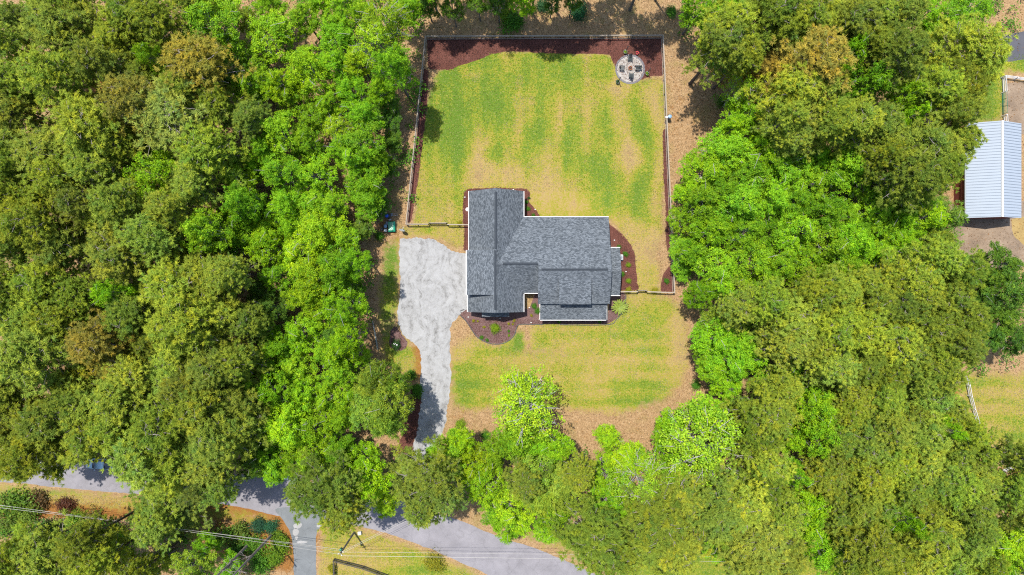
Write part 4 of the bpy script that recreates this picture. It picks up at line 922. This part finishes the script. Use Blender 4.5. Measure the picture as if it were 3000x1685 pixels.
for o in COL.objects:
    if o.name.startswith('mulch_bed'):
        BEDZ |= inside([(v.co.x / S + 1500, 842.5 - v.co.y / S) for v in o.data.vertices])
YARD = (np.abs(GX) < 92) & (np.abs(GY) < 54) & ~HARD & ~HX & ~PAT & ~BEDZ
n_noise = blur(rng.random(GX.shape), 2); n_noise = (n_noise - n_noise.mean()) / n_noise.std()
loose('grass', YARD & (lawn > .6) & (green + .08 * n_noise > .5), 36000, (.1, .2), (.125, .185, .014), .3, M['leaf'])
loose('dry_grass', YARD & (lawn > .5) & (green + .1 * n_noise < .55), 60000, (.08, .18), (.31, .255, .115), .25, M['leaf'])
loose('fallen_leaves', YARD & (lawn < .55) & (PX > 950) & (PX < 2150) & (PY < 1300), 45000, (.1, .24), (.26, .165, .085), .4, M['leaf'])
loose('pine_straw', YARD & (lawn < .5) & ((PX < 1100) | (PX > 2050) | (PY > 1250)), 40000, (.12, .28), (.2, .105, .04), .3, M['leaf'])
loose('bark_chips', BEDZ & ~HX, 16000, (.08, .2), (.10, .045, .035), .5, M['leaf'])

# ------------------------------------------------------------------ shrubs and garden plants
def shrub_mesh(seed, r, dens=60, lmin=.1, lmax=.2, squash=.8):
    global rng; rng = np.random.default_rng(seed)
    cl = [((rng.normal() * r * .3, rng.normal() * r * .3, r * (.5 + .4 * rng.random())), r * rng.uniform(.5, .75)) for _ in range(7)]
    C, Nn, L, Wd, T = clump_leaves(cl, dens / max(.3, r), 8, .1 + .1 * r, lmin, lmax, -.6); C[:, 2] = np.maximum(C[:, 2] * squash, .02)
    return leaf_mesh('foliage', C, Nn, L, Wd, M['leaf'], T)
SH = [shrub_mesh(500 + i, 1.0, 70) for i in range(4)]
st_m = MB().tube([(0, 0, 0), (.05, 0, .5), (-.05, .08, .8)], [.05, .04, .02], 5, False); ST = st_m.mesh('stem', M['oak_bark'])
def shrub(px, py, r, color, label, name='shrub', cat='shrub', h=None, group=None):
    p = W(px, py, r * .6); t = thing(name, label, cat, (p.x, p.y, 0), rnd.uniform(0, 6.28), group)
    f = link(bpy.data.objects.new('foliage', SH[rnd.randrange(4)]), t); f.scale = (r, r, h or r); f.color = (*color, 1)
    s_ = link(bpy.data.objects.new('stem', ST), t); s_.scale = (r, r, h or r); return t
G1, G2, G3, G4 = (.16, .25, .012), (.06, .17, .012), (.24, .23, .012), (.035, .085, .02)
shrub(1452, 961, .72, G1, 'round bright green bush in the middle of the curved front bed', h=.9)
cam_b = shrub(1161, 1009, .8, G4, 'dark camellia bush dotted with white flowers left of the gravel drive', h=.9)
for k in range(10):
    a_, r_ = rnd.uniform(0, 6.28), rnd.uniform(.05, .62); o = piece('flower', M['white_petal'], cam_b, (r_ * math.cos(a_), r_ * math.sin(a_), 1.12 - r_ * .45), (.075, .075, .05), a_)
for px, py, r, c, lab_ in [(1564, 897, .4, G2, 'green bush in the notch between the two house wings, upper one'), (1575, 911, .42, G2, 'green bush beside the porch roof, lower one of the pair'), (1557, 924, .22, G3, 'yellowish clump in the mulch below the notch bushes'),
    (1387, 940, .22, G3, 'small golden plant near the left tip of the front bed'), (1418, 958, .22, G3, 'golden plant left of the round bush in the front bed'), (1400, 941, .15, G3, 'tiny yellow plant right of the leftmost golden plant'), (1490, 949, .2, G3, 'small golden plant just right of the round bush'),
    (1506, 940, .22, G3, 'golden plant at the shadow edge below the wing'), (1502, 950, .16, G3, 'tiny amber plant below the shadow edge'), (1411, 988, .3, G2, 'low green plant by the lower left edging of the front bed'), (1427, 996, .28, G2, 'low dark green plant at the bottom of the front bed'),
    (1491, 971, .2, G2, 'faint green sprout at right inside the front bed'), (1491, 983, .2, G1, 'pale green sprout by the right edging of the front bed'), (1510, 877, .2, G4, 'small grey plant in the shade under the wing eave'),
    (1813, 725, .36, G2, 'green shrub at the corner of the small side roof'), (1833, 745, .4, G2, 'bright green shrub in the mulch right of the air conditioner'), (1841, 777, .36, G1, 'feathery light shrub third down in the right mulch bed'), (1822, 802, .42, G2, 'green shrub touching the side wall below the air conditioner'),
    (1842, 822, .38, G1, 'feathery light shrub lowest in the right mulch bed'), (1953, 824, .42, G2, 'green shrub in the corner bed by the bottom right fence'), (1543, 592, .3, G2, 'small green shrub right of the wing roof at top'), (1549, 580, .22, G4, 'dark sprig at the top right corner of the wing roof'),
    (1547, 612, .34, G2, 'green shrub in the inner corner bed behind the house'), (1563, 631, .32, G2, 'green shrub against the main roof edge behind the house'), (1757, 943, .3, G2, 'low green plant in front of the porch at right'), (1638, 943, .26, G2, 'low green plant in front of the porch at left')]:
    shrub(px, py, r, c, lab_, 'garden_plant', 'plant', None, 'small plants in the mulch beds')
for px, py, r, c, lab_ in [(1350, 1243, .8, G1, 'round green bush beside the drive with a long shadow'), (1421, 1277, .7, G2, 'small round bush below the front lawn, right of the drive'), (1203, 1097, .75, G2, 'small green bush at the left edge of the drive'), (1222, 1142, 1.0, G2, 'green bush bulging over the dark mulch by the drive'),
    (2041, 1128, .7, G2, 'small green bush at the right edge of the front lawn'), (1968, 33, .9, G2, 'green bush outside the yard above its top right corner'), (2079, 182, .8, G2, 'dark green bush at the edge of the wood right of the patio'), (1506, 62, 1.7, G2, 'rounded bright bush just outside the middle of the top fence'), (1480, 42, 1.2, G1, 'light bush left of the one outside the top fence'),
    (1692, 32, 1.4, (.02, .09, .03), 'dark green bush outside the top fence at right'), (1590, 18, 1.1, (.03, .09, .03), 'dark bush between the two bushes above the top fence'), (1112, 690, .7, G2, 'leafy bush beside the green cart at the wood edge'), (35, 1475, 2.6, (.1, .17, .015), 'broad bright shrub below the road at the left edge'), (110, 1470, 1.6, (.12, .075, .03), 'brown leaved shrub below the road at left'),
    (192, 1482, 1.4, (.09, .035, .02), 'reddish shrub below the road, right of the brown one'), (75, 1500, 2.2, (.11, .17, .02), 'light shrub below the brown one near the power lines'), (215, 1530, 1.8, (.1, .19, .015), 'bright shrub under the power lines below the reddish one'), (270, 1525, 1.6, (.14, .12, .03), 'olive brown shrub under the power lines'), (130, 1555, 2.2, (.06, .13, .02), 'dark shrub thicket under the power lines at left'),
    (20, 1545, 1.9, (.1, .15, .02), 'shrub at the left edge below the power lines'), (340, 1560, 1.5, (.07, .16, .015), 'green shrub beside the leaning pine trunks'), (820, 1600, 1.6, (.12, .2, .012), 'light green shrub left of the side lane'), (812, 1570, 1.0, (.1, .19, .02), 'small shrub on orange straw left of the lane mouth'), (790, 1545, 1.1, (.03, .11, .05), 'blue green spiky shrub by the lane mouth, right one'),
    (757, 1543, 1.2, (.025, .08, .04), 'dark blue green spiky shrub by the lane mouth, left one'), (700, 1560, 1.7, (.1, .15, .02), 'olive shrub beside the leaning trunks'), (640, 1580, 1.6, (.09, .17, .02), 'green shrub left of the leaning trunks'), (740, 1600, 1.5, (.08, .18, .015), 'green shrub between the two leaning trunks'), (760, 1650, 1.7, (.06, .16, .012), 'green shrub under the lower leaning trunk'),
    (800, 1640, 1.4, (.1, .19, .012), 'bright shrub at the bottom left of the side lane'), (690, 1610, 1.4, (.05, .13, .012), 'dark shrub behind the left leaning trunk'), (972, 1665, .7, G3, 'bright vine on the dark fence beside the lane'), (1272, 1652, 1.4, (.2, .2, .015), 'yellow green mound in the pasture at the bottom'), (480, 1620, 1.5, (.1, .16, .02), 'green shrub among leaning pine trunks'), (520, 1570, 1.4, (.1, .14, .03), 'olive shrub below the pine over the road'),
    (1840, 851, .5, G3, 'yellow green vine on the fence right of the house'), (1918, 853, .5, G3, 'light vine on the fence left of the corner bed'), (1347, 655, .4, G3, 'vine on the fence between gate and house'), (2112, 300, .9, (.09, .16, .02), 'low bush under the trees right of the litter strip')]:
    shrub(px, py, r, c, lab_)
# sago palm
p = W(1815, 899, .8)
palm = thing('palm', 'spiky light green palm at the right end of the porch', 'palm', (p.x, p.y, 0))
MB().tube([(0, 0, 0), (0, 0, .5)], [.2, .14], 8).build('trunk', M['pine_bark'], palm)
for k in range(22):
    a_ = k * 2.4; ln = rnd.uniform(1.15, 1.6); up = rnd.uniform(.25, .95); C_, N_, A_ = [], [], []
    dx, dy = math.cos(a_), math.sin(a_)
    for j in range(26):
        t_ = j / 25; r_ = ln * t_; z_ = .5 + up * ln * math.sin(t_ * 2.2) * .55 - .12 * t_
        for s_ in (-1, 1):
            C_.append((dx * r_, dy * r_, z_)); N_.append((dx * .75 - s_ * dy, dy * .75 + s_ * dx, .3))
    C_, N_ = np.array(C_), np.array(N_); n_ = len(C_)
    me = leaf_mesh('frond', C_, N_, np.linspace(.38, .12, n_), np.full(n_, .075), M['leaf'], rng.uniform(.3, 1, n_), True, np.tile(np.array([[0, 0, 1.0]]), (n_, 1)))
    f = link(bpy.data.objects.new('frond', me), palm); f.color = (.2, .27, .05, 1)

# planters with lantern posts round the patio
for i, (px, py, lab_, hgt) in enumerate([(1832, 152, 'black pot with green plant and dark lantern post above the patio', 2.4), (1896, 215, 'black pot with green plant and lantern post right of the patio', 2.4), (1810, 240, 'dark pot and lantern post at the lower left of the patio', 2.4)]):
    p = W(px, py, .35); t = thing('planter', lab_, 'planter', (p.x, p.y, 0), 0, 'planters round the patio')
    MB().lathe([(.2, 0), (.27, .1), (.34, .42), (.36, .45), (.3, .45), (.28, .38)], 18).build('pot', M['black'], t)
    f = link(bpy.data.objects.new('plant', SH[i]), t); f.location = (0, .02, .33); f.scale = (.27, .27, .22); f.color = (*(G1 if i < 2 else G4), 1)
    MB().tube([(.08, .05, .2), (.08, .05, hgt)], .06, 8).build('post', M['black'], t)
    MB().lathe([(.03, hgt), (.09, hgt + .03), (.08, hgt + .2), (.1, hgt + .22), (.02, hgt + .3)], 10, (.08, .05, 0)).build('lantern', M['black'], t)
    for k in range(4): piece('stone', M['stone'], t, (.24 * math.cos(k * 1.3 - 2.2), .24 * math.sin(k * 1.3 - 2.2), .44), (.1, .08, .06), k)
p = W(1867, 158, .3); t = thing('flower_pot', 'small pot of red flowers at the top right of the patio', 'flower pot', (p.x, p.y, 0))
MB().lathe([(.13, 0), (.19, .28), (.15, .28)], 14).build('pot', M['grey_lid'], t)
for k in range(16):
    a_, r_ = rnd.uniform(0, 6.28), .27 * math.sqrt(rnd.random()); piece('flower', M['red_petal'], t, (r_ * math.cos(a_), .12 + r_ * math.sin(a_), .42 + rnd.uniform(0, .12)), (.13, .13, .07), a_)
f = link(bpy.data.objects.new('foliage', SH[1]), t); f.location = (0, .08, .2); f.scale = (.2, .2, .18); f.color = (*G4, 1)
# white stones in the beds
for i, (px, py, lab_) in enumerate([(1372, 929, 'white stone in the left tip of the front bed'), (1551, 901, 'white stone in the mulch left of the notch bushes'), (1465, 933, 'white stone in the shade of the wing'), (1556, 945, 'white stone in the bed left of the porch corner'),
                                    (1504, 556, 'white stone in the bed above the wing roof'), (1362, 578, 'white stone in the bed left of the wing roof'), (1568, 614, 'white stone in the inner corner bed'), (1800, 704, 'white stone in the upper part of the right bed'), (1834, 796, 'white stone in the middle of the right bed')]):
    p = W(px, py); m = MB(); m.lathe([(.08, 0), (.13, .04), (.1, .1), (.02, .12)], 8, (0, 0, 0)); o = m.build('stone', M['stone']); o.location = (p.x, p.y, 0.01); o.scale = (1.1, .8, 1); tag(o, lab_, 'stone', 'white stones in the beds')

# ------------------------------------------------------------------ odds and ends left of the gravel pad
p = W(1147, 664, .7)
cart = thing('storage_bin', 'green plastic storage bin with shiny lid by the wood edge', 'storage bin', (p.x, p.y, 0), .02)
m = MB(); m.box((0, 0, .35), (1.12, 1.62, .7)); m.build('body', M['green_metal'], cart)
m = MB(); vs = [(-.6, -.85, .7), (.6, -.85, .7), (.6, .85, .7), (-.6, .85, .7), (-.5, -.62, .84), (.3, -.62, .84), (.3, .72, .84), (-.5, .72, .84)]
m.add(vs, [(3, 2, 1, 0), (4, 5, 6, 7), (0, 1, 5, 4), (1, 2, 6, 5), (2, 3, 7, 6), (3, 0, 4, 7)]); m.build('lid', M['green_plastic'], cart)
p = W(1136, 632, .6); t = thing('barrel', 'dark barrel with a blue tarp on top under the trees', 'barrel', (p.x, p.y, 0))
MB().lathe([(.4, 0), (.48, .3), (.48, .6), (.42, .75), (.05, .78)], 20).build('drum', M['black'], t)
m = MB(); m.lathe([(.34, .77), (.3, .86), (.16, .93), (.02, .95)], 9, (-.18, 0, 0)); m.build('tarp', M['blue'], t)
for px, py, r, c, lab_ in [(1134, 654, .26, 'grey_lid', 'small grey lidded bucket at the top left of the green bin'), (1129, 663, .28, 'drum_top', 'black bin with pale ringed lid left of the green bin')]:
    p = W(px, py, .6); t = thing('bin', lab_, 'bin', (p.x, p.y, 0)); MB().lathe([(r * .85, 0), (r, .6), (r * .9, .6)], 16).build('body', M['black'], t)
    MB().lathe([(r * 1.05, .58), (r * 1.05, .64), (r * .7, .68), (r * .65, .65), (r * .35, .67), (.01, .7)], 16).build('lid', M[c], t)
p = W(1129, 675, .5); t = thing('crate', 'white topped black crate at the lower left of the green bin', 'crate', (p.x, p.y, 0), .15)
piece('body', M['black'], t, (0, 0, .24), (.6, .5, .46)); piece('lid', M['white'], t, (0, 0, .5), (.38, .4, .06))
p = W(1119, 671, .3); tag(MB().lathe([(.2, 0), (.24, .4), (.2, .4)], 14, (0, 0, 0)).build('bucket', M['black']), 'black bucket left of the white topped crate', 'bucket').location = (p.x, p.y, 0)
p = W(1135, 677, .3); tag(MB().lathe([(.18, 0), (.22, .36), (.18, .36)], 14, (0, 0, 0)).build('bucket', M['black']), 'black bucket between the white topped crate and the green bin', 'bucket').location = (p.x, p.y, 0)
p = W(1142, 645, .2); t = thing('tool_pile', 'reddish tools with a pale box lying above the green bin', 'tools', (p.x, p.y, 0))
piece('box', M['dish'], t, (.05, .05, .15), (.4, .22, .2), .2); MB().tube([(-.5, -.2, .08), (.5, -.12, .12)], .05, 6).build('handle', M['copper'], t)
p = W(1150, 629, .2); t = thing('trolley', 'small grey hand trolley lying right of the blue topped barrel', 'trolley', (p.x, p.y, 0))
for s_ in (-.15, .15): MB().tube([(-.1, s_, .15), (.9, s_ * .6, .2)], .025, 6).build('shaft', M['steel'], t)
piece('plate', M['grey_lid'], t, (-.15, 0, .18), (.3, .5, .04))
# satellite dish on a pole
p = W(1180, 679, 0); t = thing('satellite_dish', 'pale satellite dish on a short pole above the gravel pad', 'satellite dish', (p.x + .1, p.y - .02, 0), -.3)
MB().tube([(0, 0, 0), (0, 0, 1.5)], .05, 8).build('pole', M['grey_lid'], t)
d_ = MB().lathe([(.01, 0), (.25, .03), (.5, .1), (.5, .115), (.25, .05), (.01, .02)], 22).build('dish', M['dish'], t, True); d_.location = (0, .08, 1.55); d_.rotation_euler = (-1.15, 0, 0)
MB().tube([(0, .05, 1.35), (0, .65, 1.4)], .03, 6).build('arm', M['dish'], t); piece('receiver', M['dish'], t, (0, .68, 1.44), (.12, .1, .12))
# blue topped drum on the right fence
p = W(1963, 341, 1.6); t = thing('drum', 'drum with pale blue top hanging outside the right fence', 'drum', (p.x, p.y, 0))
MB().lathe([(.3, .75), (.33, .8), (.33, 1.55), (.3, 1.6)], 20).build('body', M['grey_lid'], t); MB().lathe([(.31, 1.58), (.28, 1.66), (.12, 1.7), (.01, 1.71)], 20).build('lid', M['drum_top'], t)
piece('bracket', M['white'], t, (-.5, -.05, 1.3), (.4, .22, .16)); MB().tube([(0, 0, 0), (0, 0, .8)], .07, 8).build('stand', M['grey_lid'], t)
# fallen log
a, b = W(1091, 940, .15), W(1106, 1024, .15)
tag(MB().tube([(a.x, a.y, .14), (a.x * .5 + b.x * .5 + .04, (a.y + b.y) / 2, .16), (b.x, b.y, .13)], [.09, .13, .15], 9).build('fallen_log', M['birch'], None, True), 'long pale fallen log on the litter left of the gravel pad', 'log')

# ------------------------------------------------------------------ utility pole, wires, roadside box
pb = W(1038, 1559); t = thing('utility_pole', 'leaning looking wooden utility pole below the road with white insulators', 'utility pole', (pb.x, pb.y, 0)); PH = 9.4
MB().tube([(0, 0, -.1), (0, 0, PH)], [.17, .12], 10).build('pole', M['pole'], t)
MB().lathe([(.01, PH - 1.9), (.2, PH - 1.88), (.2, PH - 1.2), (.05, PH - 1.12)], 14, (-.28, .1, 0)).build('transformer', M['green_metal'], t)
for dx, dy, z in ((-.3, .02, PH - .1), (.15, -.3, PH - .3), (.25, .05, PH - .8)):
    MB().lathe([(.03, 0), (.09, .06), (.05, .12), (.09, .18), (.02, .25)], 10, (dx, dy, z)).build('insulator', M['white'], t)
    MB().tube([(0, 0, z), (dx, dy, z)], .03, 5).build('bracket', M['steel'], t)
p2 = W(1354, 1440, 8.8); t2 = thing('utility_pole', 'second utility pole hidden among the trees right of the drive mouth', 'utility pole', (p2.x, p2.y, 0))
MB().tube([(0, 0, -.1), (0, 0, 9.0)], [.16, .12], 10).build('pole', M['pole'], t2); MB().lathe([(.03, 9), (.09, 9.06), (.02, 9.2)], 10).build('insulator', M['white'], t2)
def wire(a, b, label, r=.02, sag=.35):
    a, b = Vector(a), Vector(b); pts = []
    for i in range(25):
        q = i / 24; p = a.lerp(b, q); p.z -= sag * 4 * q * (1 - q); pts.append(p)
    return tag(MB().tube(pts, r, 5).build('power_line', M['wire']), label, 'power line')
top = Vector((pb.x, pb.y, PH))
wire(top + Vector((-.3, .0, .1)), W(-120, 1464, 8.8), 'upper overhead wire running left from the utility pole')
wire(top + Vector((0, .1, -1.4)), W(-120, 1474, 7.6), 'lower overhead cable running left from the utility pole', .024)
wire(top + Vector((-.2, .2, -.6)), W(-120, 1466, 8.4), 'thin middle wire running left from the utility pole', .014)
wire(top + Vector((.25, .05, -.6)), W(3100, 1650, 8.4), 'upper overhead wire running right from the utility pole', .016, .5)
wire(top + Vector((.15, -.3, 0)), W(3100, 1668, 8.8), 'lower overhead wire running right from the utility pole', .022, .5)
wire(top + Vector((.2, .1, -.7)), p2 + Vector((0, .15, .1)), 'upper wire crossing the road up to the trees', .02, .1)
wire(top + Vector((.2, -.05, -.4)), p2 + Vector((.1, -.2, .1)), 'lower wire crossing the road up to the trees', .02, .1)
p = W(1053, 1563, .5); t = thing('utility_box', 'small white utility box on the grass beside the wooden pole', 'utility box', (p.x, p.y, 0), .1)
piece('cabinet', M['white'], t, (0, 0, .25), (.5, .5, .5)); piece('lid', M['stone'], t, (0, 0, .52), (.56, .54, .05))

# bare leaning-looking trunks: dead pines whose tops stand over the bottom edge of the photo
def dead_pine(px, py, h, label, r=.24):
    b = W(px, py); t = thing('dead_pine', label, 'tree', (b.x, b.y, 0), rnd.uniform(0, 6), 'bare pine trunks lower left')
    MB().tube([(0, 0, -.1), (.1, 0, h * .5), (0, .15, h)], [r, r * .75, r * .35], 9, False).build('trunk', M['grey_wood'], t, True)
    m = MB()
    for k in range(12):
        z = h * rnd.uniform(.35, .98); a_ = rnd.uniform(0, 6.28); L_ = rnd.uniform(.8, 2.2)
        e = Vector((L_ * math.cos(a_), L_ * math.sin(a_), z + rnd.uniform(.2, 1))); q = limb(m, (0, 0, z), e, .05, .015, .1, 4)
        limb(m, q[2], q[2] + Vector((rnd.uniform(-.8, .8), rnd.uniform(-.8, .8), .4)), .025, .01, .1, 4)
    kind(m.build('branches', M['grey_wood'], t), 'stuff'); return t
dead_pine(800, 1563, 20, 'long bare grey trunk left of the side lane, right one of two')
dead_pine(733, 1590, 17, 'bare grey trunk left of the side lane, left one of two')
dead_pine(415, 1555, 13, 'dark bare trunk below the pine that covers the road')
dead_pine(455, 1620, 10, 'short dark bare trunk at the bottom left thicket')
dead_pine(525, 1568, 8, 'short bare trunk under the pine over the road')

# ------------------------------------------------------------------ cars on the road edge
def make_car(paint, label, px, py, rz):
    p = W(px, py, .8); t = thing('parked_car', label, 'car', (p.x, p.y, 0), rz, 'cars under the roadside trees')
    def loft(secs, name, mat, smooth=True):
        vs, fs = [], []; n = 8
        for x, w, z0, z1 in secs:
            for yy, zz in ((-w * .9, z0), (-w, z0 + (z1 - z0) * .3), (-w, z0 + (z1 - z0) * .7), (-w * .8, z1), (w * .8, z1), (w, z0 + (z1 - z0) * .7), (w, z0 + (z1 - z0) * .3), (w * .9, z0)): vs.append((x, yy, zz))
        for i in range(len(secs) - 1): fs += [(i * n + j, i * n + (j + 1) % n, (i + 1) * n + (j + 1) % n, (i + 1) * n + j) for j in range(n)]
        fs += [tuple(range(n)), tuple((len(secs) - 1) * n + j for j in range(n))[::-1]]
        return MB().add(vs, fs).build(name, mat, t, smooth)
    loft([(-2.3, .7, .35, .7), (-2.15, .85, .28, .85), (-1.2, .9, .25, .93), (0, .9, .25, .95), (1.3, .9, .25, .97), (2.1, .86, .28, .95), (2.25, .75, .35, .8)], 'body', paint)
    loft([(-1.2, .72, .92, .95), (-.5, .7, .92, 1.38), (1.0, .7, .94, 1.4), (1.75, .7, .94, .98)], 'windows', M['glass'])
    loft([(-.45, .6, 1.37, 1.42), (.2, .62, 1.38, 1.46), (.95, .6, 1.38, 1.42)], 'roof', paint)
    for sx in (-1.4, 1.4):
        for sy in (-.82, .82):
            w_ = MB().lathe([(.01, -.1), (.32, -.1), (.32, .1), (.01, .1)], 16).build('wheel', M['tyre'], t); w_.location = (sx, sy, .32); w_.rotation_euler = (PI / 2, 0, 0)
    for sy in (-.6, .6): piece('headlight', M['lamp'], t, (-2.2, sy, .68), (.15, .3, .14)); piece('tail_light', M['red_petal'], t, (2.2, sy, .78), (.1, .26, .14))
    for sy in (-.98, .98): piece('mirror', paint, t, (-.75, sy, .98), (.12, .18, .12))
    return t
make_car(M['car_blue'], 'pale blue car half hidden by pines at the left end of the road', 293, 1360, -.06)
make_car(M['car_white'], 'silver car almost hidden by leafy trees at the road edge', 832, 1390, -.1)
